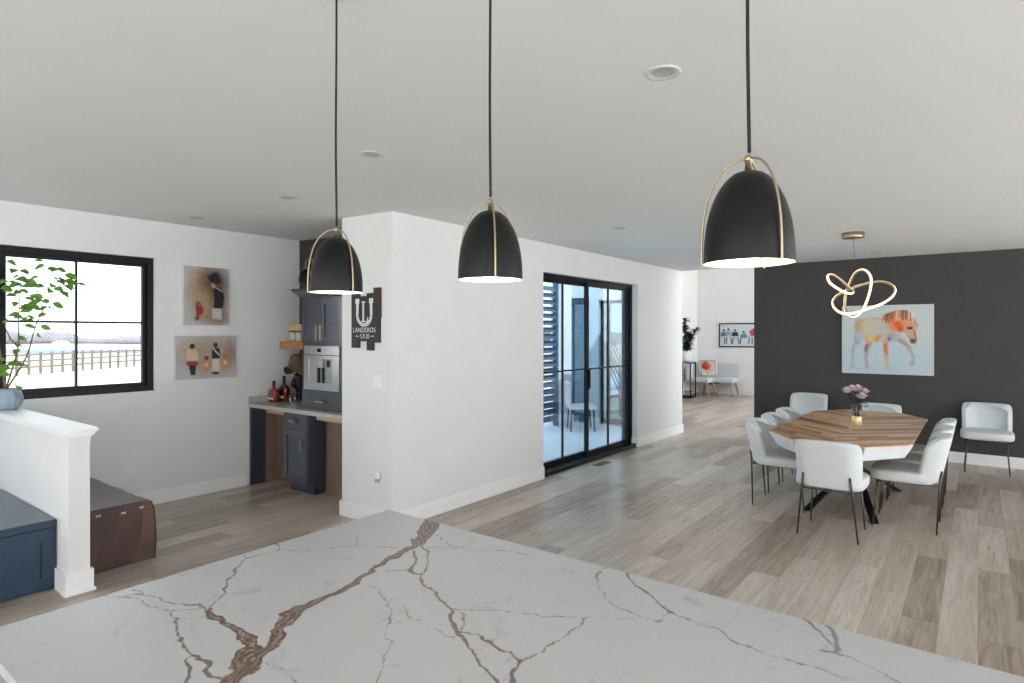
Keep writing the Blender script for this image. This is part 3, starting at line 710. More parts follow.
for i in (1, 3, 5, 7):  # thin white facet laid over each clipped corner
    j = (i+1) % 8
    a0, a1 = Vector((*TOPl[i],0.752)), Vector((*TOPl[j],0.752)); c0, c1 = Vector((*sc_in[i],0.638)), Vector((*sc_in[j],0.638))
    nn = (a1-a0).cross(c0-a0).normalized()
    if nn.dot((a0+a1)/2-Vector((0,0,0.7))) < 0: nn = -nn
    b = MB(); b.loft([[tuple(p+nn*0.0005) for p in (a0,a1,c1,c0)],[tuple(p+nn*0.004) for p in (a0,a1,c1,c0)]], True, False)
    q = b.build('corner_facet', M['tabwhite'], tb); q['label'] = 'white corner facet'
hub = Vector((0,0,0.36))
for fx_, fy_ in ((-0.70,0.30),(-0.76,-0.27),(0.68,-0.32),(0.70,0.32)):
    foot = Vector((fx_, fy_, 0.0)); top = hub + (hub-foot).normalized()*0.0
    top = Vector((-fx_*0.62, -fy_*0.62, 0.638))
    b = MB(); 
    dirv = (hub-foot); perp = Vector((-fy_, fx_, 0)).normalized()*0.032; thick = Vector((fx_, fy_, 0)).normalized()*0.022
    def ring(p): return [tuple(p+perp+thick),tuple(p-perp+thick),tuple(p-perp-thick),tuple(p+perp-thick)]
    b.loft([ring(foot), ring(hub), ring(top)], True, False); b.build('leg', M['black'], tb)
b = MB(); b.lathe([(0.001,0.30),(0.06,0.30),(0.065,0.31),(0.065,0.41),(0.06,0.42),(0.001,0.42)], n=24, cap=False); b.build('hub', M['black'], tb)

# ------------------------------------------------------------------ dining chairs
def make_chair():
    r = thing('dining_chair', '', 'chair', (0,0,0), 0, 'white upholstered dining chairs')
    b = MB(); b.sell((0,-0.01,0.452), (0.262,0.245,0.052), 0.35, 0.42, 40, 14); b.build('seat', M['fabric'], r)
    AM = math.radians(81)
    def surf(off):
        def fn(u, v):
            s = 2*u-1; a = AM*s
            k = 0.5
            # rounded corners of the rim
            q = max(0.0, (abs(s)-0.70)/0.30)
            ztop = 0.805 - 0.012*s*s - 0.075*q*q
            zb = 0.405 + 0.02*abs(s)**3
            z = zb + (ztop-zb)*v
            wz = (z-0.41)/0.39
            hw = 0.222 + 0.006*wz + off; hd = 0.235 + off
            x = hw*math.copysign(abs(math.sin(a))**k, math.sin(a))
            y = hd*abs(math.cos(a))**k + 0.085*wz
            return (x, y, z)
        return fn
    nu, nv = 36, 12; T = 0.026
    fo, fi = surf(T), surf(-T)
    b = MB(); rings = []
    for j in range(nv+1):
        v = j/nv
        ring = [fo(i/nu, v) for i in range(nu+1)] 
        ring += [fi(1-i/nu, v) for i in range(nu+1)]
        rings.append(ring)
    # rounded rim: one more ring between
    m = len(rings[0])
    mid = [tuple((Vector(rings[-1][i])*0.78+Vector(rings[-1][m-1-i])*0.22)+Vector((0,0,0.013))) for i in range(m)]
    rings.append(mid)
    b.loft(rings, True, True)
    o = b.build('backrest', M['fabric'], r)
    bv = o.modifiers.new('soften', 'SUBSURF'); bv.levels = 1; bv.render_levels = 1
    for sx in (-1, 1):
        MB().tube([(sx*0.214,-0.222,0.0),(sx*0.185,-0.19,0.41)], [0.0065,0.010], n=10).build('leg', M['bronze'], r)
        MB().tube([(sx*0.226,0.240,0.0),(sx*0.182,0.262,0.43),(sx*0.172,0.274,0.53)], [0.0065,0.010,0.009], n=10).build('leg', M['bronze'], r)
    b = MB()
    for sx in (-1, 1): b.tube([(sx*0.185,-0.19,0.402),(sx*0.184,0.258,0.402)], 0.007, n=8)
    b.tube([(-0.184,0.256,0.402),(0.184,0.256,0.402)], 0.007, n=8); b.tube([(-0.185,-0.188,0.402),(0.185,-0.188,0.402)], 0.007, n=8)
    b.build('frame', M['bronze'], r)
    return r
ch0 = make_chair()
CHAIRS = [
 (5.775,0.985,PI/2,'white dining chair with its back to us at the near end of the table'),
 (6.42,1.52,0,'white dining chair nearest to us on the left side of the table'),
 (6.99,1.52,0,'white dining chair in the middle of the left side of the table'),
 (7.58,1.52,0,'white dining chair on the left side of the table, furthest from us'),
 (6.42,0.515,PI,'white dining chair nearest to us on the right side of the table'),
 (7.0,0.515,PI,'white dining chair in the middle of the right side of the table'),
 (7.60,0.515,PI,'white dining chair on the right side of the table, furthest from us'),
 (8.52,0.98,-PI/2,'white dining chair at the far end of the table, mostly hidden behind the roses'),
 (9.43,1.95,-PI/2,'spare white chair against the charcoal wall, left of the horse painting'),
 (9.43,-0.085,-PI/2,'spare white chair against the charcoal wall at the right edge'),
]
for i, (x, y, rz, lab) in enumerate(CHAIRS):
    if i == 0: ch0.location = (x,y,0); ch0.rotation_euler = (0,0,rz); ch0['label'] = lab
    else: dup(ch0, (x,y,0), rz, lab)

# ------------------------------------------------------------------ vase of roses on the table
vs = thing('rose_vase', 'glass vase with gold base holding dusty mauve roses on the table', 'flower vase', (7.06,0.98,0.76))
MB().lathe([(0.001,0.0),(0.046,0.0),(0.048,0.004),(0.048,0.085),(0.046,0.087),(0.044,0.085),(0.044,0.008),(0.001,0.008)], n=36, cap=False).build('gold_base', M['gold'], vs)
MB().lathe([(0.046,0.086),(0.0485,0.12),(0.05,0.20),(0.047,0.20),(0.0455,0.12),(0.043,0.088)], n=36, cap=False).build('glass_body', M['clear'], vs)
b = MB(); RS = [(-0.10,0.03,0.335,0.047),(-0.035,0.035,0.36,0.047),(0.03,0.03,0.362,0.047),(0.105,0.02,0.33,0.046),(0.01,-0.07,0.29,0.05),(0.06,0.08,0.34,0.045),(-0.06,0.09,0.34,0.045)]
ca_, sa_ = math.cos(math.atan2(-0.607,-0.794)+PI/2), math.sin(math.atan2(-0.607,-0.794)+PI/2)
RSW = []
for rx_, ry_, rz_, rr in [(a*.86, c, d+.012, e*.9) for a, c, d, e in RS]:
    # rx_ across, ry_ away
    wx = rx_*0.607+ry_*0.794; wy = -rx_*0.794+ry_*0.607
    RSW.append((wx, wy, rz_, rr))
for wx, wy, wz, rr in RSW: b.tube([(wx*0.12, wy*0.12, 0.02),(wx*0.35, wy*0.35, 0.18),(wx, wy, wz-rr*0.6)], 0.0035, n=6)
b.build('stems', M['leafb'], vs)
for wx, wy, wz, rr in RSW:
    b = MB(); b.sell((wx,wy,wz), (rr*0.7,rr*0.7,rr*0.7), 1, 1, 14, 8)
    for lay, (nn, rad, tilt) in enumerate(((4,0.35,1.5),(5,0.6,1.4),(6,0.85,1.22),(7,1.0,0.95))):
        for k in range(nn):
            a = 2*PI*k/nn + lay*0.6 + wx*20
            dirv = Vector((math.cos(a)*math.cos(tilt), math.sin(a)*math.cos(tilt), math.sin(tilt)))
            out = Vector((math.cos(a), math.sin(a), 0.1))
            base = Vector((wx,wy,wz-rr*0.75)) + out*rr*0.5*rad
            b.leaf(base, dirv+out*0.25, -out, rr*1.2, rr*1.25, 0.05)
    b.build('rose', M['rose'], vs)
b = MB(); rnd = random.Random(5)
for k in range(46):
    a = rnd.uniform(0, 2*PI); rr = rnd.uniform(0.02,0.12); z = rnd.uniform(0.19,0.31)
    d = Vector((math.cos(a), math.sin(a), rnd.uniform(-0.2,0.7)))
    b.leaf((math.cos(a)*rr*0.6, math.sin(a)*rr*0.6, z-0.02), d, (0,0,1), rnd.uniform(0.05,0.085), 0.032, 0.2)
b.build('leaves', M['leafb'], vs)
# ------------------------------------------------------------------ pony wall with cap
b = MB(); b.box(1.375,1.495,4.64,6.46,0,1.02); pw = struct(b.build('wall_pony', M['wall']), 'white half wall with a moulded cap beside the window', 'half wall')
b = MB(); b.box(1.338,1.532,4.585,6.46,1.045,1.07, bev=0.004); b.box(1.355,1.515,4.61,6.46,1.02,1.045); b.build('cap', M['trim'], pw)
b = MB(); b.box(1.357,1.513,4.622,4.70,0.0,0.145,bev=0.003); b.box(1.347,1.523,4.612,4.71,0,0.022,bev=0.004); b.box(1.357,1.375,4.70,4.84,0,0.14); b.box(1.495,1.513,4.70,6.44,0,0.14); b.build('baseboard', M['trim'], pw)
so = thing('wall_outlet', 'white outlet plate on the half wall beside the blue bench', 'outlet', (1.375,4.76,0.42), -PI/2)
def outlet(r, sw=False):
    w = .058 if sw else .035
    MB().box(-w,w,-.006,0,-.057,.057,bev=.002).build('plate', M['plastic'], r)
    if sw:
        for x in (-.024,.024): MB().box(x-.016,x+.016,-.010,-.006,-.033,.033,bev=.001).build('rocker', M['trim'], r)
    else:
        for z in (-.022,.022):
            s = MB().box(-.017,.017,-.008,-.006,z-.014,z+.014,bev=.001).build('socket', M['trim'], r)
            MB().box(-.008,-.005,-.0085,-.008,z-.006,z+.006).box(.005,.008,-.0085,-.008,z-.006,z+.006).build('slots', M['plasticg'], s)
outlet(so)

# ------------------------------------------------------------------ blue built-in bench at the left edge
bn = thing('storage_bench', 'dark blue storage bench with flat top against the half wall', 'bench', (0.4,5.635,0))
MB().box(-1.2,0.972,-0.79,0.82,0.41,0.458,bev=.004).build('top', M['navy2'], bn)
MB().box(-1.2,0.968,-0.765,0.82,0.0,0.41).build('box', M['navy2'], bn)
for x0, x1 in ((-1.2,-0.15),(-0.13,0.965)):
    b = MB(); s = .075; y0, y1 = -.788, -.765
    b.box(x0,x1,y0,y1,0.015,0.015+s); b.box(x0,x1,y0,y1,.405-s,.405); b.box(x0,x0+s,y0,y1,.015+s,.405-s); b.box(x1-s,x1,y0,y1,.015+s,.405-s); b.box(x0+s,x1-s,-.772,-.765,.015+s,.405-s)
    b.build('front_panel', M['navy2'], bn)

# ------------------------------------------------------------------ walnut live-edge block
wb = thing('walnut_bench', 'solid walnut block bench with live edge beside the half wall', 'bench', (1.75,5.6,0))
b = MB(); rnd = random.Random(2)
def wring(y, k):
    w = 0.006*math.sin(k*0.7)+0.003*math.sin(k*1.9+1)
    return [(-0.235,y,0.0),(0.255+w*.3,y,0.0),(0.262+w,y,0.15),(0.258+w,y,0.28),(0.248+w,y,0.38),(0.228+w,y,0.43),(0.19+w,y,0.447),(-0.235,y,0.447)]
ys = [-0.68+1.36*k/26 for k in range(27)]
b.loft([wring(y,k) for k, y in enumerate(ys)], True, False); o = b.build('block', M['walnut'], wb)
b = MB()
def brk(y, k):
    r = wring(y,k); e = 0.006
    out = [r[1], r[2], r[3], r[4], r[5]]
    rn = [rnd.uniform(0.002,0.006) for _ in out]
    return [(p[0]+q, p[1], max(p[2],0.0)) for p, q in zip(out, rn)] + [(p[0]-0.006, p[1], p[2]) for p in reversed(out)]
b.loft([brk(y,k) for k, y in enumerate(ys)], True, False); b.build('live_edge', M['bark'], wb)
b = MB(); b.prism([(0.10,0.0),(0.252,0.0),(0.258,0.15),(0.254,0.28),(0.244,0.38),(0.224,0.425),(0.185,0.445),(0.165,0.445),(0.175,0.3),(0.15,0.12)], -0.6815, -0.6795, axis='y')
b.build('sapwood_band', M['walnut_sap'], wb)
for x, z in ((-0.115,0.40),(0.045,0.385),(0.165,0.40)):  # small pale bow-tie marks on the front face
    MB().prism([(x-.014,z-.008),(x,z-.005),(x+.014,z-.008),(x+.014,z+.008),(x,z+.005),(x-.014,z+.008)], -0.684, -0.680, axis='y').build('front_mark', M['palemark'], wb)

# ------------------------------------------------------------------ potted branch plant on the half wall
pp = thing('potted_plant', 'leafy green branching plant in a blue-grey pot on the half wall', 'plant', (1.43,6.235,1.07))
OX, OY, OZ = 1.43, 6.235, 1.07
b = MB(); b.lathe([(0.001,0.0),(0.055,0.0),(0.085,0.02),(0.105,0.06),(0.108,0.10),(0.092,0.15),(0.082,0.17),(0.075,0.17),(0.082,0.145),(0.001,0.14)], n=14, cap=False, smooth=False); b.build('pot', M['potblue'], pp)
b = MB(); b.lathe([(0.001,0.15),(0.08,0.148)], n=20, cap=False); b.build('soil', M['soil'], pp)
for P in STEMS:
    C = bez([(x-OX,y-OY,max(z-OZ,0.12)) for x,y,z in P], 6, False); n = len(C)
    MB().tube(C, [0.007*(1-0.75*i/n) for i in range(n)], n=6).build('stem', M['stem'], pp)
b = MB(); rnd = random.Random(11)
allst = [Vector((x-OX,y-OY,z-OZ)) for P in STEMS for x,y,z in bez(P,5,False)]
LV2 = [(x+rnd.uniform(-.07,.07), y+rnd.uniform(-.1,.1), z+rnd.uniform(-.07,.07)) for x, y, z in LEAVES[:34]]
for x, y, z in LEAVES+LV2:
    p = Vector((x-OX,y-OY,z-OZ)); q = min(allst, key=lambda s: (s-p).length)
    d = (p-q); d.z *= 0.5
    if d.length < 0.02: d = Vector((rnd.uniform(-1,1), rnd.uniform(-1,1), 0.1))
    d = d.normalized() + Vector((rnd.uniform(-.3,.3), rnd.uniform(-.3,.3), rnd.uniform(-.45,.1)))
    L = rnd.uniform(0.065,0.105)
    b.leaf(p - d.normalized()*L*0.5, d, (rnd.uniform(-.8,.4), rnd.uniform(-1.8,-.4), 0.8), L, L*0.62, 0.25)
b.build('foliage', M['leaf'], pp)

# ------------------------------------------------------------------ two canvases on the window wall
def canvas(name, lab, cat, loc, rz, W, H, T, paint):
    r = thing(name, lab, cat, loc, rz)
    MB().box(-W/2,W/2,-T,0,-H/2,H/2,bev=.002).build('stretcher', M['canvas'], r)
    paint.mesh('painted_face', W-.004, H-.004, -T-.001, M['picture'], r)
    return r
A = Paint(90,112,(186,187,190)); 
A.ell(.52,.5,.36,.4,(150,128,100),.8,1.3); A.ell(.42,.36,.26,.3,(176,150,106),.85,1.0); A.ell(.64,.24,.26,.2,(70,54,44),.75,1.3); A.ell(.74,.55,.16,.3,(80,66,54),.6,1.4); A.ell(.72,.86,.3,.1,(130,100,84),.6,1.2)
A.poly([(.62,.36),(.70,.32),(.82,.36),(.88,.50),(.84,.70),(.64,.70),(.66,.52)],(34,30,32)); A.poly([(.60,.70),(.82,.70),(.82,.90),(.72,.89),(.60,.88)],(196,184,182)); A.ell(.63,.30,.05,.06,(186,140,118),1,.4)
A.ell(.66,.20,.15,.075,(28,26,26),1,.4,.25); A.ell(.68,.14,.09,.06,(30,28,28),.9,.5); A.line(.68,.34,.82,.40,.015,(190,186,184),.8)
A.poly([(.24,.66),(.34,.63),(.42,.72),(.38,.88),(.27,.90),(.26,.78)],(156,52,50)); A.ell(.30,.64,.06,.05,(120,88,66),1,.5); A.ell(.38,.86,.06,.05,(176,140,120),.9,.5); A.ell(.27,.88,.05,.04,(90,70,60),.7,.5)
A.blur(1); A.noise(14,3,4)
canvas('canvas_picture', 'square canvas of a child in a dark jacket and hat, hung above the other canvas', 'picture', (3.134,6.46,2.075), 0, 0.476, 0.612, 0.035, A)
A = Paint(120,84,(184,184,190))
A.ell(.52,.5,.40,.38,(160,138,118),.85,1.2); A.ell(.5,.36,.4,.25,(172,154,132),.8,1); A.ell(.9,.4,.1,.3,(120,80,70),.4,1.2)
A.ell(.26,.24,.04,.055,(60,42,36),1,.4); A.poly([(.18,.32),(.32,.32),(.36,.50),(.35,.66),(.17,.66),(.17,.45)],(206,178,150)); A.poly([(.17,.58),(.35,.58),(.35,.68),(.17,.68)],(160,54,58)); A.poly([(.21,.68),(.32,.68),(.31,.90),(.24,.90)],(44,40,44))
A.ell(.64,.22,.035,.055,(46,38,36),1,.4); A.poly([(.58,.29),(.70,.29),(.72,.46),(.70,.55),(.58,.55)],(40,38,44)); A.poly([(.58,.54),(.71,.54),(.70,.88),(.59,.88)],(206,198,184)); A.line(.60,.30,.70,.46,.014,(210,206,200)); A.ell(.64,.88,.06,.03,(46,38,36),1,.5)
A.ell(.49,.52,.035,.05,(104,62,46),1,.4); A.poly([(.44,.58),(.54,.58),(.56,.74),(.54,.84),(.45,.84)],(196,140,106)); A.ell(.49,.68,.025,.05,(226,196,160),.9,.5)
A.ell(.80,.50,.035,.05,(170,102,66),1,.4); A.poly([(.75,.56),(.84,.56),(.86,.72),(.84,.84),(.76,.84)],(196,136,96)); A.ell(.80,.64,.03,.05,(226,190,150),.9,.5)
A.blur(1); A.noise(14,4,4)
canvas('canvas_picture', 'wide canvas of four standing figures, hung below the other canvas', 'picture', (3.131,6.46,1.437), 0, 0.637, 0.448, 0.035, A)
wo = thing('wall_outlet', 'white outlet low on the window wall, between half wall and pictures', 'outlet', (2.417,6.46,0.392), 0); outlet(wo)

# ------------------------------------------------------------------ horse painting
def hp(L): return [((x-182)/735, (y-42)/560) for x, y in L]
A = Paint(220,196,(196,209,211)); 
A.ell(.5,.9,.7,.4,(184,205,214),.7,1.4); A.ell(.85,.2,.4,.35,(206,212,210),.6,1.4); A.ell(.1,.15,.3,.3,(204,212,208),.6,1.4)
A.poly(hp([(300,240),(352,300),(322,360),(297,370),(288,430),(277,500),(287,545),(258,548),(264,480),(264,400),(286,350),(295,290)]),(164,180,190)); A.line(*hp([(300,300),(322,350)])[0],*hp([(300,300),(322,350)])[1],.025,(160,168,196),.7); A.ell(*hp([(272,520)])[0],.018,.05,(190,190,168),.8,.6)
A.poly(hp([(598,300),(680,305),(742,372),(776,460),(772,522),(738,530),(735,508),(757,482),(737,430),(700,375),(640,340)]),(184,178,172)); A.ell(*hp([(755,505)])[0],.028,.045,(176,178,180),.9,.5); A.line(*hp([(650,320)])[0],*hp([(735,385)])[0],.012,(150,140,140),.6)
A.poly(hp([(385,310),(440,335),(425,372),(407,410),(397,480),(412,552),(384,556),(376,480),(370,400),(386,370)]),(176,150,150)); A.line(*hp([(392,370)])[0],*hp([(384,410)])[0],.018,(130,106,120),.7); A.ell(*hp([(412,345)])[0],.03,.04,(206,150,120),.8,.7); A.line(*hp([(385,430)])[0],*hp([(398,550)])[0],.014,(178,180,196),.8)
A.poly(hp([(528,325),(572,330),(567,400),(562,470),(574,552),(545,552),(535,450),(526,380)]),(206,168,146)); A.line(*hp([(545,360)])[0],*hp([(543,410)])[0],.016,(226,104,64),.85); A.line(*hp([(552,450)])[0],*hp([(560,550)])[0],.012,(196,186,166),.9); A.line(*hp([(556,420)])[0],*hp([(556,440)])[0],.016,(176,138,90),.8)
A.poly(hp([(300,185),(345,158),(430,140),(510,152),(560,180),(600,230),(622,290),(590,328),(540,332),(480,336),(420,336),(385,312),(350,300),(310,270),(297,225)]),(164,150,130),1,.022); A.poly(hp([(x*.965+460*.035,y*.95+235*.05) for x,y in [(300,185),(345,158),(430,140),(510,152),(560,180),(600,230),(622,290),(590,328),(540,332),(480,336),(420,336),(385,312),(350,300),(310,270),(297,225)]]),(202,196,172),1,.03)
A.ell(*hp([(328,215)])[0],.05,.10,(196,156,112),.8,.9); A.ell(*hp([(330,290)])[0],.05,.08,(186,194,206),.8,.9); A.ell(*hp([(440,312)])[0],.09,.055,(222,190,134),.9,.8); A.ell(*hp([(488,302)])[0],.022,.06,(226,120,80),.8,1.0,.5); A.ell(*hp([(520,230)])[0],.07,.12,(192,196,200),.7,1); A.ell(*hp([(400,200)])[0],.09,.09,(208,204,172),.6,1)
A.ell(*hp([(590,300)])[0],.06,.06,(176,166,190),.85,.9); A.ell(*hp([(575,315)])[0],.018,.03,(112,96,140),.8,.8); A.ell(*hp([(640,300)])[0],.03,.05,(196,180,176),.8,.9)
A.poly(hp([(505,160),(560,110),(630,84),(702,90),(762,140),(796,210),(790,240),(740,236),(700,262),(650,264),(596,240),(560,190)]),(224,160,122),1,.02)
A.ell(*hp([(600,210)])[0],.05,.07,(228,190,166),.8,.9); A.ell(*hp([(630,205)])[0],.075,.08,(228,124,78),.8,1.2,.6); A.ell(*hp([(645,205)])[0],.035,.07,(230,96,46),.85,1.1,-.5); A.ell(*hp([(662,238)])[0],.02,.028,(206,72,36),.8,1); A.ell(*hp([(560,140)])[0],.05,.05,(214,130,92),.7,.9)
rnd = random.Random(4)
for k in range(24):
    x = 545+ k*9.2; y = 118 - 32*math.sin((x-540)/215*PI*0.75) + (0 if x < 700 else (x-700)*.25)
    p = hp([(x,y)])[0]; q = hp([(x-18+rnd.uniform(-6,6)+(k*1.1), y+60+rnd.uniform(-15,25))])[0]
    A.line(*p,*q,.0045,rnd.choice([(96,62,50),(240,226,214),(128,82,62),(206,110,74),(240,222,204)]),.9)
A.poly(hp([(690,240),(722,220),(770,238),(786,300),(785,340),(750,351),(735,326),(706,286)]),(204,164,142)); A.ell(*hp([(760,332)])[0],.032,.035,(92,76,84),.9,.7); A.ell(*hp([(736,230)])[0],.03,.02,(66,50,50),.95,.6); A.line(*hp([(772,250)])[0],*hp([(784,320)])[0],.007,(120,84,80),.8); A.line(*hp([(770,160)])[0],*hp([(796,215)])[0],.006,(150,150,168),.8); A.ell(*hp([(735,262)])[0],.03,.04,(216,172,146),.8,.8)
A.line(*hp([(240,556)])[0],*hp([(420,562)])[0],.008,(150,180,204),.5); A.line(*hp([(520,556)])[0],*hp([(620,558)])[0],.008,(170,180,196),.5)
A.blur(1); A.noise(7,6,4)
canvas('horse_picture', 'large pale blue painting of a walking horse with orange mane on the charcoal wall', 'painting', (9.838,1.006,1.598), -PI/2, 1.085, 0.955, 0.04, A)

# ------------------------------------------------------------------ switch, plug-in and board sign on the corner wall
sw = thing('light_switch', 'white double light switch on the corner wall below the charred board sign', 'light switch', (3.54,4.195,1.265), -PI/2); outlet(sw, True)
ou = thing('wall_outlet', 'white outlet low on the corner wall, holding a plug-in', 'outlet', (3.54,4.165,0.43), -PI/2); outlet(ou)
pg = thing('outlet_air_freshener', 'white plug-in air freshener in the outlet on the corner wall', 'plug-in', (3.531,4.165,0.45), -PI/2)
MB().sell((0,-.024,0.0),(.026,.022,.034),.5,.5).build('body', M['plastic'], pg); MB().lathe([(0.001,0),(.017,0),(.02,.012),(.014,.03),(.001,.03)],(0,-.026,-.06),n=16,cap=False).build('refill', M['plasticg'], pg)

sg = thing('board_sign', 'charred plank sign with a white horseshoe, letter L and lettering', 'sign', (3.54,4.345,1.82), -PI/2)
for x0, x1, z0, z1, mm_ in ((-.172,-.075,-.265,.245,0),(-.073,.015,-.205,.20,0),(.017,.095,-.285,.225,0),(.097,.172,-.215,.27,0)):
    MB().box(x0,x1,-.020,0,z0,z1,bev=.002).build('board', M['charwood'], sg)
b = MB(); b.box(.172,.178,-.0195,0,.0,.268); b.build('raw_edge', M['charside'], sg)
b = MB()   # horseshoe outline
def arc(r, a0, a1, n, sx=1.0, sz=1.0, cx=0, cz=0): return [(cx+sx*r*math.cos(a0+(a1-a0)*i/n), cz+sz*r*math.sin(a0+(a1-a0)*i/n)) for i in range(n+1)]
o_ = arc(.099,PI,2*PI,20,1,1.1,-.01,.035); i_ = arc(.072,2*PI,PI,20,1,1.08,-.01,.035)
pts = [(-.118,.165),(-.102,.165)][:0] + [(-.108,.15)] + o_ + [(.088,.15),(.056,.15)] + i_ + [(-.076,.15)]
b.prism(pts, -.0215, -.020, axis='y'); b.box(-.118,-.070,-.0218,-.020,.135,.178); b.box(.050,.098,-.0218,-.020,.135,.178)
b.build('horseshoe_mark', M['chalk'], sg)
b = MB()
for k in range(9):
    a = PI + PI*(k+.5)/9; b.box(-.01+.0855*math.cos(a)-.004,-.01+.0855*math.cos(a)+.004,-.0224,-.0215,.035+.094*math.sin(a)-.005,.035+.094*math.sin(a)+.005)
b.build('nail_holes', M['charwood'], sg)
b = MB(); b.box(-.03,-.012,-.0217,-.020,-.025,.15); b.box(-.043,.004,-.0216,-.020,.142,.152); b.box(-.043,.036,-.0216,-.020,-.032,-.022); b.box(.026,.036,-.0215,-.020,-.022,.012); b.build('letter_mark', M['chalk'], sg)
def text(s, size, x, z, name, parent, m, sx=1.0):
    cu = bpy.data.curves.new('t', 'FONT'); cu.body = s; cu.size = size; cu.align_x = 'CENTER'; cu.extrude = 0.0006
    t = bpy.data.objects.new('t', cu); COL.objects.link(t); bpy.context.view_layer.update()
    me = bpy.data.meshes.new_from_object(t.evaluated_get(bpy.context.evaluated_depsgraph_get())); bpy.data.objects.remove(t)
    me.transform(Matrix.Translation((x,-.0208,z)) @ Matrix.Rotation(PI/2,4,'X') @ Matrix.Diagonal((sx,1,1,1)))
    me.materials.clear(); me.materials.append(m)
    o = bpy.data.objects.new(name, me); COL.objects.link(o); o.parent = parent; return o
sg.scale = (1.13,1,1)
text('LANDEROS', .062, -.012, -.124, 'lettering', sg, M['chalk'], .88)
text('5.9.20', .058, -.004, -.178, 'date', sg, M['chalk'], .8)
b = MB()
for s in (-1, 1):
    b.box(min(s*.065,s*.10)-.004,max(s*.065,s*.10)-.004,-.0213,-.020,-.161,-.157); b.prism([(s*.115-.004,-.159),(s*.098-.004,-.150),(s*.098-.004,-.168)],-.0213,-.020,axis='y')
b.build('arrows', M['chalk'], sg)

# ------------------------------------------------------------------ coffee niche
def hand(r, x, z, L, vert, y, m='brass'):
    b = MB(); d = .028
    if vert:
        b.box(x-.010,x+.010,y-d-.012,y-d,z-L/2,z+L/2,bev=.002)
        for s in (-1,1): b.box(x-.005,x+.005,y-d,y,z+s*L*.36-.005,z+s*L*.36+.005)
    else:
        b.box(x-L/2,x+L/2,y-d-.012,y-d,z-.009,z+.009,bev=.002)
        for s in (-1,1): b.box(x+s*L*.36-.005,x+s*L*.36+.005,y-d,y,z-.005,z+.005)
    return b.build('handle', M[m], r)
def shaker(name, x0, x1, z0, z1, y, r, m, s=.06):
    b = MB(); t = .02
    b.box(x0,x1,y-t,y,z0,z0+s); b.box(x0,x1,y-t,y,z1-s,z1); b.box(x0,x0+s,y-t,y,z0+s,z1-s); b.box(x1-s,x1,y-t,y,z0+s,z1-s); b.box(x0+s,x1-s,y-.008,y,z0+s,z1-s)
    return b.build(name, m, r)
# structure: brown panels at the back and side of the knee space
sbox('wall_niche_lower', [(3.93,4.25,4.70,6.46,0,0.86),(3.792,3.93,6.44,6.459,0,0.86)], M['kneeback'])
ct = thing('niche_countertop', 'speckled stone counter of the coffee niche beside the navy cabinets', 'countertop', (3.6,6.455,0.865), -PI/2)
b = MB(); b.box(0.0,1.752,0,.645,0,.042,bev=.003); b.build('slab', M['granite'], ct)
tag(MB().box(0.0,.02,.004,.645,.043,.115,bev=.002).build('side_splash', M['granite'], None, (3.6,6.455,0.865)), 'short speckled stone splash standing on the niche counter against the window wall', 'splashback').rotation_euler = (0,0,-PI/2)
sbox('trim_1', [(3.80,3.82,5.945,6.44,.785,.8645),(3.80,3.82,4.71,5.47,.785,.8645)], M['apron'])
sp = thing('end_panel', 'dark navy end panel under the counter against the window wall', 'panel', (3.62,6.455,0), -PI/2)
MB().box(0.0,.035,0,.17,0,.864,bev=.002).build('panel', M['navy'], sp); MB().box(.0,.04,-.004,.0,.0,.864).build('face_strip', M['navy'], sp)
bc = thing('base_cabinet', 'narrow dark navy base cabinet with one drawer under the niche counter', 'cabinet', (3.70,5.72,0), -PI/2)
MB().box(-.2,.225,.02,.20,.10,.864).build('body', M['navy'], bc)
MB().box(-.2,.225,.09,.20,0,.10).build('toe_kick', M['navy'], bc)
MB().box(.225,.245,.0,.2,.10,.864).build('side_panel', M['navy'], bc)
o = MB().box(-.195,.215,0,.02,.685,.845,bev=.003).build('drawer', M['navy'], bc); hand(o, .01, .765, .13, False, 0)
o = shaker('door', -.195, .215, .115, .672, .02, bc, M['navy']); hand(o, .165, .53, .15, True, 0)
tu = thing('tall_cabinet', 'navy upper cabinet tower with two doors and crown on the counter', 'cabinet', (3.72,5.09,0.9075), -PI/2)
MB().box(-.54,.375,.02,.52,0,1.15).build('body', M['navy'], tu)
xs0, xs1 = -.54, .375
o = MB().box(xs0+.02,.16,0,.02,.012,.165,bev=.003).build('drawer', M['navy'], tu); hand(o, -.17, .09, .16, False, 0)
o = shaker('door', xs0+.015, -.195, .70, 1.13, .02, tu, M['navy'], .055); hand(o, -.225, .785, .16, True, 0)
o = shaker('door', -.190, .16, .70, 1.13, .02, tu, M['navy'], .055); hand(o, -.155, .785, .16, True, 0)
b = MB(); 
cr = [(0.0,1.15),(-.015,1.16),(-.03,1.185),(-.055,1.205),(-.07,1.225),(-.07,1.24),(0.0,1.24)]
b.loft([[(xs0+min(q,0)-0.0, q, z) for q, z in cr] , [(xs1, q, z) for q, z in cr]], True, False); b.box(xs0-.0,xs1,0,.52,1.15,1.24); 
b.loft([[(xs0+q, q, z) for q, z in cr],[(xs0+q, .52, z) for q, z in cr]], True, False)
b.build('crown', M['navy'], tu)
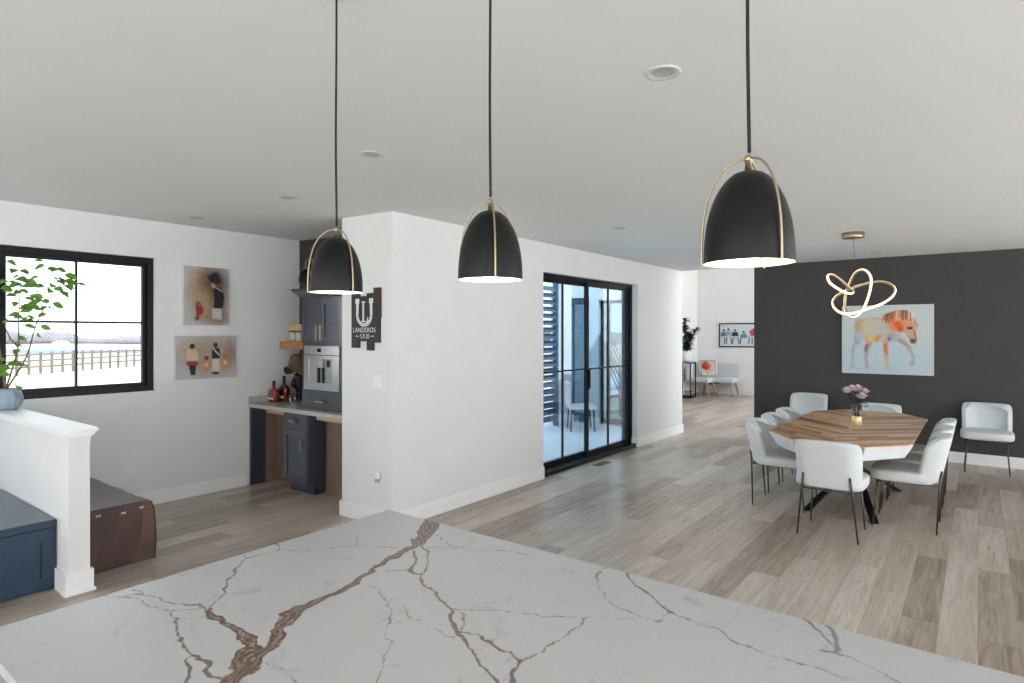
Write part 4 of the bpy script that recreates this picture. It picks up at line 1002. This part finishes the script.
# built-in coffee machine
cm = thing('coffee_machine', 'built-in stainless coffee machine set in the navy cabinet tower', 'coffee machine', (3.739,5.275,1.085), -PI/2); cm.scale = (1,1,.845)
MB().box(-.335,.335,-.012,0,0.0,.575,bev=.002).build('trim_frame', M['navy'], cm)
MB().box(-.285,.30,-.030,-.012,.455,.56,bev=.003).build('control_panel', M['steel'], cm)
MB().box(-.055,.01,-.0315,-.030,.485,.53).build('display', M['dkglass'], cm)
b = MB(); x0,x1,z0,z1 = -.285,.30,.03,.445; b.box(x0,x1,-.030,-.012,z0,.115,bev=.002); b.box(x0,x1,-.030,-.012,.405,z1,bev=.002); b.box(x0,-.21,-.030,-.012,.115,.405); b.box(.19,x1,-.030,-.012,.115,.405); b.build('fascia', M['steel'], cm)
MB().box(-.21,.19,-.016,-.012,.115,.405).build('brew_bay', M['plasticg'], cm)
MB().box(-.205,-.08,-.019,-.016,.12,.40).build('bay_mirror', M['steel'], cm)
MB().box(-.03,.05,-.045,-.016,.30,.40,bev=.004).build('spout_head', M['steel'], cm)
MB().box(-.045,-.02,-.036,-.016,.12,.30).box(.03,.055,-.036,-.016,.12,.30).build('spout_pipes', M['dkglass'], cm)
MB().box(.09,.14,-.020,-.016,.31,.39).build('button_block', M['dkglass'], cm)
# floating shelf and glassware
fs = thing('floating_shelf', 'chunky oak floating shelf between window wall and navy tower', 'shelf', (3.985,6.46,1.505), -PI/2)
MB().box(0,.82,0,.265,0,.085,bev=.003).build('plank', M['oak'], fs)
jr = None
for k, (x, y, lab) in enumerate(((4.10,6.34,'left glass canister with tan wooden lid on the oak shelf'),(4.10,6.215,'right glass canister with tan wooden lid on the oak shelf'))):
    if jr is None:
        jr = thing('glass_canister', lab, 'canister', (x,y,1.5905), 0, 'canisters on the oak shelf')
        MB().lathe([(.001,0),(.05,0),(.054,.006),(.054,.105),(.05,.11),(.05,.01),(.001,.01)],n=24,cap=False).build('jar', M['frost'], jr)
        MB().lathe([(.001,.111),(.057,.111),(.057,.125),(.001,.125)],n=24,cap=False).build('seal', M['capdk'], jr)
        MB().lathe([(.001,.126),(.058,.126),(.060,.13),(.060,.195),(.056,.2),(.001,.2)],n=24,cap=False).build('lid', M['lid'], jr)
    else: dup(jr, (x,y,1.5905), 0, lab)
# bottles on the counter
def bottle(lab, loc, m, tall):
    r = thing('whiskey_bottle', lab, 'bottle', loc, -PI/2, 'whiskey bottles on the niche counter')
    h = tall
    b = MB(); b.loft([[ (sx*math.copysign(abs(math.cos(a))**.6,math.cos(a)), sy*math.copysign(abs(math.sin(a))**.6,math.sin(a)), z) for a in np.linspace(0,2*PI,28,endpoint=False)] for sx, sy, z in ((.066,.036,0),(.074,.04,.008),(.08,.042,h*.46),(.074,.04,h*.54),(.05,.03,h*.61),(.02,.018,h*.65),(.0145,.0145,h*.69),(.0145,.0145,h*.82))], True, True)
    b.build('glass', m, r)
    MB().lathe([(.001,h*.82),(.016,h*.82),(.018,h*.83),(.018,h*.99),(.015,h),(.001,h)],n=20,cap=False).build('stopper', M['capdk'], r)
    MB().box(-.055,.055,-.0445,-.040,h*.13,h*.22).build('label', M['label'], r)
    return r
bottle('squat amber whiskey bottle on the stone counter, closest to the window wall', (3.85,6.352,0.908), M['amber'], .24)
bottle('darker whiskey bottle on the stone counter, behind the amber one', (3.965,6.33,0.908), M['amber2'], .29)
# horseshoe ornament, dark bust and hat
hs = thing('horseshoe_ornament', 'silver horseshoe ornament leaning on the dark figurine', 'ornament', (3.915,6.085,0.9085), -PI/2+0.15)
pts = [(.042*math.cos(a)*1.0, 0.0, .052+.05*math.sin(a)) for a in np.linspace(PI*.86,PI*2.14,22)]
b = MB(); b.tube(pts, .0085, n=8); b.build('shoe', M['silver'], hs)
bu = thing('dark_figurine', 'dark bronze head figurine on the niche counter beside the tower', 'figurine', (4.11,6.235,0.908), -PI/2)
b = MB(); b.lathe([(.001,0),(.08,0),(.085,.012),(.07,.03),(.045,.06),(.04,.10),(.055,.135),(.075,.17),(.085,.22),(.08,.27),(.06,.31),(.03,.335),(.001,.34)],n=28,cap=False); b.sell((0,-.075,.205),(.035,.04,.05),.9,.9,16,10); b.sell((-.05,-.05,.235),(.02,.02,.02),1,1,10,8); b.sell((.05,-.05,.235),(.02,.02,.02),1,1,10,8)
b.build('head', M['bustdk'], bu)
MB().sell((0,-.02,.28),(.028,.07,.02),1,1,14,8).build('brow_band', M['brass'], bu)
ht = thing('felt_hat', 'wide brown felt hat propped on the dark figurine', 'hat', (4.10,6.275,1.25), -PI/2)
b = MB(); 
def hatfn(u, v):
    a = 2*PI*u; r = .095+.06*v
    return (r*1.05*math.cos(a), r*.9*math.sin(a), .045 - .09*(abs(math.cos(a))**2)*v*v + .006*math.sin(3*a))
b.grid(hatfn, 48, 6); o = b.build('brim', M['straw'], ht); mo = o.modifiers.new('thick','SOLIDIFY'); mo.thickness = .006
MB().lathe([(.099,.04),(.098,.08),(.092,.13),(.075,.175),(.045,.195),(.001,.2)],n=32,cap=False).build('crown', M['straw'], ht)
# brass and black wall sconce above the tower
sc = thing('wall_sconce', 'small brass and black dome sconce on the charcoal wall above the tower', 'sconce', (4.25,6.17,2.52), -PI/2)
MB().lathe([(.001,0),(.045,0),(.045,.014),(.001,.014)],n=24,cap=False).xf(Matrix.Rotation(PI/2,4,'X')).build('backplate', M['brass'], sc)
MB().tube([(0,-.01,0),(0,-.09,.02),(0,-.11,-.01),(0,-.11,-.09)], .006, n=8).build('arm', M['brass'], sc)
b = MB(); b.lathe([(.08,-.24),(.079,-.2),(.07,-.15),(.05,-.11),(.02,-.092),(.001,-.09)],(0,-.11,0),n=32,cap=False); b.build('shade', M['blackm'], sc)
MB().tube([(.086*math.cos(a),-.11,-.2+.13*math.sin(a)) for a in np.linspace(0,PI,20)], .004, n=6).build('hoop', M['brass'], sc)

# ------------------------------------------------------------------ foyer furniture
fb = thing('corner_banquette', 'pale grey upholstered corner bench with splayed wooden legs in the foyer', 'bench', (16.38,5.55,0))
# seat follows an angle: one run along the back wall, one along the left wall
seat = [(-.45,.62),(.45,.62),(.45,-.42),(-.08,-.42),(-.10,.10),(-.45,.12)]
MB().prism(seat, .36, .48, bev=.03).build('seat', M['benchfab'], fb)
MB().box(.45,.57,-.42,.74,.36,.86,bev=.03).build('backrest', M['benchfab'], fb)
MB().box(-.45,.45,.62,.74,.36,.86,bev=.03).build('backrest', M['benchfab'], fb)
for x, y, dx, dy in ((-.38,.5,-.05,.06),(-.36,.2,-.06,-.10),(-.12,.12,.03,-.16),(.0,-.33,-.08,-.06),(.4,-.33,.05,-.07),(.4,.5,.06,.06)):
    MB().tube([(x,y,.37),(x+dx,y+dy,0)], [.032,.018], n=10).build('leg', M['ash'], fb)
MB().box(-.05,.4,.1,.25,.30,.36).build('brace', M['black'], fb)
cu = thing('flower_cushion', 'square cream cushion with red flowers on the foyer bench', 'cushion', (16.36,5.83,0.735), 0)
A = Paint(64,64,(206,190,172)); A.ell(.34,.38,.26,.28,(168,44,50),1,.6); A.ell(.55,.5,.1,.1,(190,80,76),.9,.6); A.ell(.42,.30,.12,.12,(206,72,70),.9,.6); A.ell(.22,.46,.1,.1,(140,30,40),.9,.6); A.ell(.62,.70,.06,.06,(186,70,66),.9,.6); A.line(.3,.6,.5,.95,.02,(120,112,80)); A.line(.7,.3,.8,.7,.02,(150,130,100)); A.ell(.75,.25,.07,.06,(170,150,120),.8,.6); A.line(.05,.02,.95,.02,.03,(60,50,46)); A.line(.02,.02,.02,.98,.03,(90,76,66)); A.line(.97,.02,.97,.98,.03,(90,76,66))
MB().sell((0,0,0),(.25,.07,.225),.45,.35,32,14).xf(Matrix.Rotation(-.3,4,'X')).build('pad', M['canvas'], cu)
o = A.mesh('printed_front', .40, .38, -.0, M['picture'], cu)
for v in o.data.vertices:
    x, z = v.co.x/.25, v.co.z/.225
    rr = max(0.0, 1-(abs(x)**(2/.35)))**.35 if abs(x) < 1 else 0
    d = .07*max(0.05, (1-abs(z)**(2/.45)))**(.45/2)*max(.2, (1-abs(x)**4.4))**.3
    v.co.y = -d-.004
o.data.transform(Matrix.Rotation(-.3,4,'X'))
cu.rotation_euler = (0,0,-1.0)
stb = thing('side_table', 'slim black-framed side table with stone top beside the foyer bench', 'side table', (15.5,6.09,0)); stb.scale = (1,1,1.1)
MB().box(-.2,.2,-.2,.2,.83,.86,bev=.004).build('top', M['plasticg'], stb)
b = MB()
for sx in (-1,1):
    for sy in (-1,1): b.box(sx*.18-.012,sx*.18+.012,sy*.18-.012,sy*.18+.012,0,.83)
for z in (.0,.81):
    for s in (-1,1): b.box(-.19,.19,s*.18-.012,s*.18+.012,z,z+.022); b.box(s*.18-.012,s*.18+.012,-.19,.19,z,z+.022)
b.build('frame', M['black'], stb)
MB().box(-.18,.18,-.18,.18,.06,.075).build('lower_shelf', M['plasticg'], stb)
MB().box(-.19,.19,-.19,-.165,.05,.085).box(-.19,.19,.165,.19,.05,.085).build('shelf_rail', M['black'], stb)
bx = thing('glass_bowl', 'small clear glass bowl on the lower shelf of the side table', 'bowl', (15.47,6.03,0.084))
MB().lathe([(.001,0),(.05,0),(.10,.05),(.11,.10),(.105,.10),(.095,.05),(.05,.01),(.001,.01)],n=28,cap=False).build('bowl', M['clear'], bx)
pf = thing('potted_plant', 'dark glossy upright plant in a white pot on the foyer side table', 'plant', (15.5,6.09,0.948)); pf.scale = (.8,.8,.86)
MB().lathe([(.001,0),(.12,0),(.15,.02),(.165,.30),(.15,.31),(.14,.28),(.001,.27)],n=32,cap=False).build('pot', M['potwhite'], pf)
rnd = random.Random(9); lv = MB()
for bx_, by_, tx, ty, hh in ((.0,.02,.04,.05,1.26),(.02,-.03,.10,-.30,.96),(-.02,0,-.12,.02,1.05),(.01,.0,.05,-.12,.85),(0,0,-.1,-.16,.7)):
    C = bez([(bx_,by_,.28),((bx_+tx)*.4,(by_+ty)*.4,.28+(hh-.28)*.55),(tx,ty,hh)],8,False)
    MB().tube(C, [.012*(1-.6*i/len(C)) for i in range(len(C))], n=6).build('stem', M['leafd'], pf)
    for i, c in enumerate(C[2:]):
        for q in range(4):
            a = rnd.uniform(0,2*PI); d = Vector((math.cos(a),math.sin(a),rnd.uniform(.1,.9)))
            lv.leaf(c, d, (0,0,1), rnd.uniform(.15,.24), .12, .3)
lv.build('foliage', M['leafd'], pf)
fa = thing('framed_print', 'black-framed print of seated figures on a pale blue ground, foyer wall', 'picture', (17.0,5.02,1.63), -PI/2)
W_, H_ = 1.42, .66
b = MB(); s = .028; b.box(-W_/2,W_/2,-.03,0,-H_/2,-H_/2+s); b.box(-W_/2,W_/2,-.03,0,H_/2-s,H_/2); b.box(-W_/2,-W_/2+s,-.03,0,-H_/2+s,H_/2-s); b.box(W_/2-s,W_/2,-.03,0,-H_/2+s,H_/2-s); b.build('frame', M['black'], fa)
A = Paint(110,60,(206,219,226)); A.poly([(0,.5),(.95,.5),(.95,.62),(0,.62)],(184,196,208),.8); A.poly([(0,.62),(1,.62),(1,1),(0,1)],(208,214,220),.6)
for x, c, hc, y in ((.08,(96,104,120),(40,40,48),.34),(.17,(150,164,178),(34,36,46),.30),(.30,(44,52,72),(40,42,50),.34),(.47,(96,146,150),(44,66,66),.42),(.66,(196,66,80),(60,50,54),.32),(.84,(120,136,156),(50,50,60),.34)):
    A.ell(x,y-.06,.022,.045,hc,1,.5); A.poly([(x-.05,y+.02),(x+.05,y+.02),(x+.065,y+.2),(x-.065,y+.2)],c,1,.03)
A.ell(.66,.36,.08,.12,(206,70,84),.9,.5)
for x in (.1,.14,.22,.27,.36,.42,.58,.63,.72,.78,.88): A.line(x,.62,x+.02*math.sin(x*40),.88,.011,(60,66,78),.9)
A.noise(8,7,3); A.mesh('print', W_-2*s, H_-2*s, -.012, M['picture'], fa)

# ------------------------------------------------------------------ porch beyond the sliding door
sbox('porch_floor', [(4.41,10.0,4.25,12,-.14,-.02),(10.0,30,6.52,12,-.14,-.02)], M['concrete'])
sbox('porch_ceiling', [(4.41,10.0,4.25,5.0,2.62,2.7)], M['siding'])
sbox('wall_porch', [(10.0,10.2,4.26,4.95,0,5.4),(10.0,10.2,5.62,5.82,0,5.4),(10.0,10.2,6.30,6.5,0,5.4),(10.0,10.2,4.95,5.62,2.3,5.4),(10.0,10.2,5.82,6.30,2.36,5.4)], M['siding'])
w2 = struct(thing('window_2', 'tall porch window with a view into the foyer', 'window', (10.08,0,0)))
b = MB(); b.box(0,.06,4.95,5.62,0,.10); b.box(0,.06,4.95,5.62,2.24,2.3); b.box(0,.06,4.95,4.99,.10,2.24); b.box(0,.06,5.58,5.62,.10,2.24); b.box(0,.06,5.44,5.46,.10,2.24); b.build('frame', M['black'], w2)
MB().box(.025,.03,4.99,5.58,.10,2.24).build('glass', M['doorglass'], w2)
d2 = struct(thing('door_2', 'dark-framed glass porch door with blinds', 'door', (10.06,0,0)))
b = MB(); s=.09; b.box(0,.06,5.82,6.30,0,.16); b.box(0,.06,5.82,6.30,2.24,2.36); b.box(0,.06,5.82,5.82+s,.16,2.24); b.box(0,.06,6.30-s,6.30,.16,2.24); b.build('frame', M['louver'], d2)
MB().box(.028,.033,5.9,6.22,.16,2.24).build('glass', M['doorglass'], d2)
b = MB()
for k in range(40): b.box(.06,.075,5.9,6.22,.2+k*.05,.225+k*.05)
b.build('blind', M['blind'], d2)
w3 = struct(thing('window_3', 'foyer side window toward the field', 'window', (0,6.40,0)))
b = MB(); b.box(11.75,13.0,0,.06,.25,.32); b.box(11.75,13.0,0,.06,2.43,2.5); b.box(11.75,11.81,0,.06,.32,2.43); b.box(12.94,13.0,0,.06,.32,2.43); b.build('frame', M['black'], w3)
MB().box(11.8,12.95,.028,.033,.3,2.45).build('glass', M['glass'], w3)
rl_ = thing('stair_railing', 'black metal stair railing seen through the porch glass', 'railing', (10.6,5.75,0))
b = MB(); b.box(-.02,.02,-.02,.02,0,1.85); b.box(.5,.54,-.02,.02,0,1.25); b.build('posts', M['black'], rl_)
b = MB()
for k in range(6): b.tube([(0,0,1.78-k*.15),(.52,0,1.2-k*.15)], .014, n=6)
b.build('bars', M['black'], rl_)
lo = thing('louvered_screen', 'dark louvered privacy screen on the porch at the left of the door', 'screen', (8.55,6.2,-.02))
b = MB()
for k in range(20):
    z = .10+k*.125; b.loft([[(x,-.04,z),(x,-.03,z+.006),(x,.045,z+.084),(x,.035,z+.09)][::1] for x in (0.04,.86)], True, False)
b.build('louvers', M['louver'], lo)
b = MB(); b.box(0,.04,-.05,.05,0,2.64); b.box(.86,.90,-.05,.05,0,2.64); b.build('frame', M['louver'], lo)
pc = thing('porch_column', 'square white porch column beside the louvered screen', 'column', (9.62,6.2,-.02))
MB().box(-.14,.14,-.14,.14,0,2.64).build('shaft', M['trim'], pc); MB().box(-.17,.17,-.17,.17,0,.2,bev=.01).build('base', M['trim'], pc)
pchair = thing('patio_chair', 'white patio chair on the porch seen through the glass', 'chair', (9.30,5.58,-.02), .7)
MB().box(-.25,.25,-.25,.25,.38,.44,bev=.02).build('seat', M['trim'], pchair); MB().box(-.25,.25,.20,.26,.44,.86,bev=.02).build('backrest', M['trim'], pchair)
for sx in (-1,1):
    for sy in (-1,1): MB().tube([(sx*.21,sy*.21,0),(sx*.19,sy*.19,.39)], .016, n=8).build('leg', M['bronze'], pchair)

# ------------------------------------------------------------------ outside the window
b = MB(); b.prism([(-400,6.67),(4.4,6.67),(4.4,12.01),(400,12.01),(400,500),(-400,500)], -.5, -.35); struct(b.build('ground', M['field']))
b = MB(); b.prism([(400,6.3),(30,6.3),(30,12.0),(400,12.0)], -.5, -.36); b.prism([(30,-400),(400,-400),(400,6.3),(30,6.3)], -.5, -.36); b.prism([(-400,-400),(30,-400),(30,-4.6),(-400,-4.6)], -.5,-.36); b.prism([(-400,-4.6),(-4.3,-4.6),(-4.3,6.66),(-400,6.66)], -.5,-.36)
struct(b.build('ground_sides', M['bounce']))
fe = thing('paddock_fence', 'weathered three-rail paddock fence across the field outside the window', 'fence', (FP[0][0],FP[0][1],-.35))
fd = Vector((FP[1][0]-FP[0][0], FP[1][1]-FP[0][1], 0)); fl = fd.length; fd.normalize(); ang = math.atan2(fd.y, fd.x)
npost = 30; stp = fl/13
fe.rotation_euler = (0,0,ang)
for k in range(npost):
    MB().box(-.04,.04,-.05,.05,0,1.1).build('post', M['fence'], fe, loc=((k-5)*stp,0,0))
for z in (.38,.68,.98):
    MB().box(-5*stp-.3,(npost-5)*stp,-.075,-.05,z-.045,z+.045).build('rail', M['fence'], fe)
b = MB(); 
def dirp(u, dep, z): return (dep*(FX+RX*(u-512)/609), dep*(FY+RY*(u-512)/609), z)
P4 = [dirp(-150,60,0),dirp(320,60,0),dirp(320,74,0),dirp(-150,74,0)]
b.prism([(p[0],p[1]) for p in P4], -.34, -.335); struct(b.build('pond', M['pond']))
b = MB(); rnd = random.Random(8); ring0, ring1, ring2 = [], [], []
rings = []
for k in range(120):
    u = -400+ k*10; h = 2.2+1.2*math.sin(k*.21)+.7*math.sin(k*.83+1)+rnd.uniform(-.3,.3); 
    p = dirp(u,112+4*math.sin(k*.3),0); q = dirp(u,130,0)
    rings.append([(p[0],p[1],-.4),(p[0],p[1],max(.4,h*.4)),((p[0]+q[0])/2,(p[1]+q[1])/2,max(.6,h*.75)),(q[0],q[1],-.4)])
b.loft(rings, True, True); struct(b.build('treeline', M['trees']))
bp_ = dirp(62,96,-.35)
bn2 = thing('barn', 'small white barn far across the field outside the window', 'building', bp_, .6); bn2.scale = (.6,.6,.6)
MB().box(-1.6,1.6,-1.2,1.2,0,.9).build('walls', M['barn'], bn2)
MB().prism([(-1.35,.9),(1.35,.9),(0,1.4)], -1.7, 1.7, axis='x').build('roof', M['barnroof'], bn2)

# ------------------------------------------------------------------ daylight
W = bpy.data.worlds.new('sky'); SC.world = W; W.use_nodes = True
nt = W.node_tree; bg = nt.nodes['Background']
tc = nt.nodes.new('ShaderNodeTexCoord'); sp_ = nt.nodes.new('ShaderNodeSeparateXYZ'); nt.links.new(tc.outputs['Generated'], sp_.inputs[0])
cr_ = nt.nodes.new('ShaderNodeValToRGB'); nt.links.new(sp_.outputs[2], cr_.inputs['Fac'])
e = cr_.color_ramp.elements; e[0].position = 0.0; e[0].color = (0.96,0.98,1.0,1); e[1].position = 0.6; e[1].color = (0.88,0.94,1.0,1)
nt.links.new(cr_.outputs[0], bg.inputs[0]); bg.inputs[1].default_value = SKY
sl = bpy.data.lights.new('sun', 'SUN'); sl.energy = SUN; sl.angle = 0.02; sl.color = (1.0,0.97,0.94)
so_ = bpy.data.objects.new('sun', sl); COL.objects.link(so_); so_.location = (-6,-8,12); so_.rotation_euler = Vector((0.45,0.6,-1.0)).to_track_quat('-Z','Y').to_euler()
SC.view_settings.view_transform = 'Standard'; SC.view_settings.look = 'None'; SC.view_settings.gamma = 1.0
SC.view_settings.use_curve_mapping = False; SC.view_settings.exposure = EXPO

# ------------------------------------------------------------------ camera
cd = bpy.data.cameras.new('camera'); cam = bpy.data.objects.new('camera', cd); COL.objects.link(cam)
cd.sensor_width = 36.0; cd.lens = 609/1024*36; cd.clip_start = 0.05; cd.clip_end = 1500
cd.shift_y = (333-341.5)/1024
cam.location = (0,0,1.69); cam.rotation_euler = (PI/2, 0, math.atan2(466,609)-PI/2)
SC.camera = cam
SC.cycles.use_denoising = True
SC.cycles.max_bounces = 10; SC.cycles.diffuse_bounces = 6; SC.cycles.transparent_max_bounces = 16
SC.cycles.sample_clamp_indirect = 8
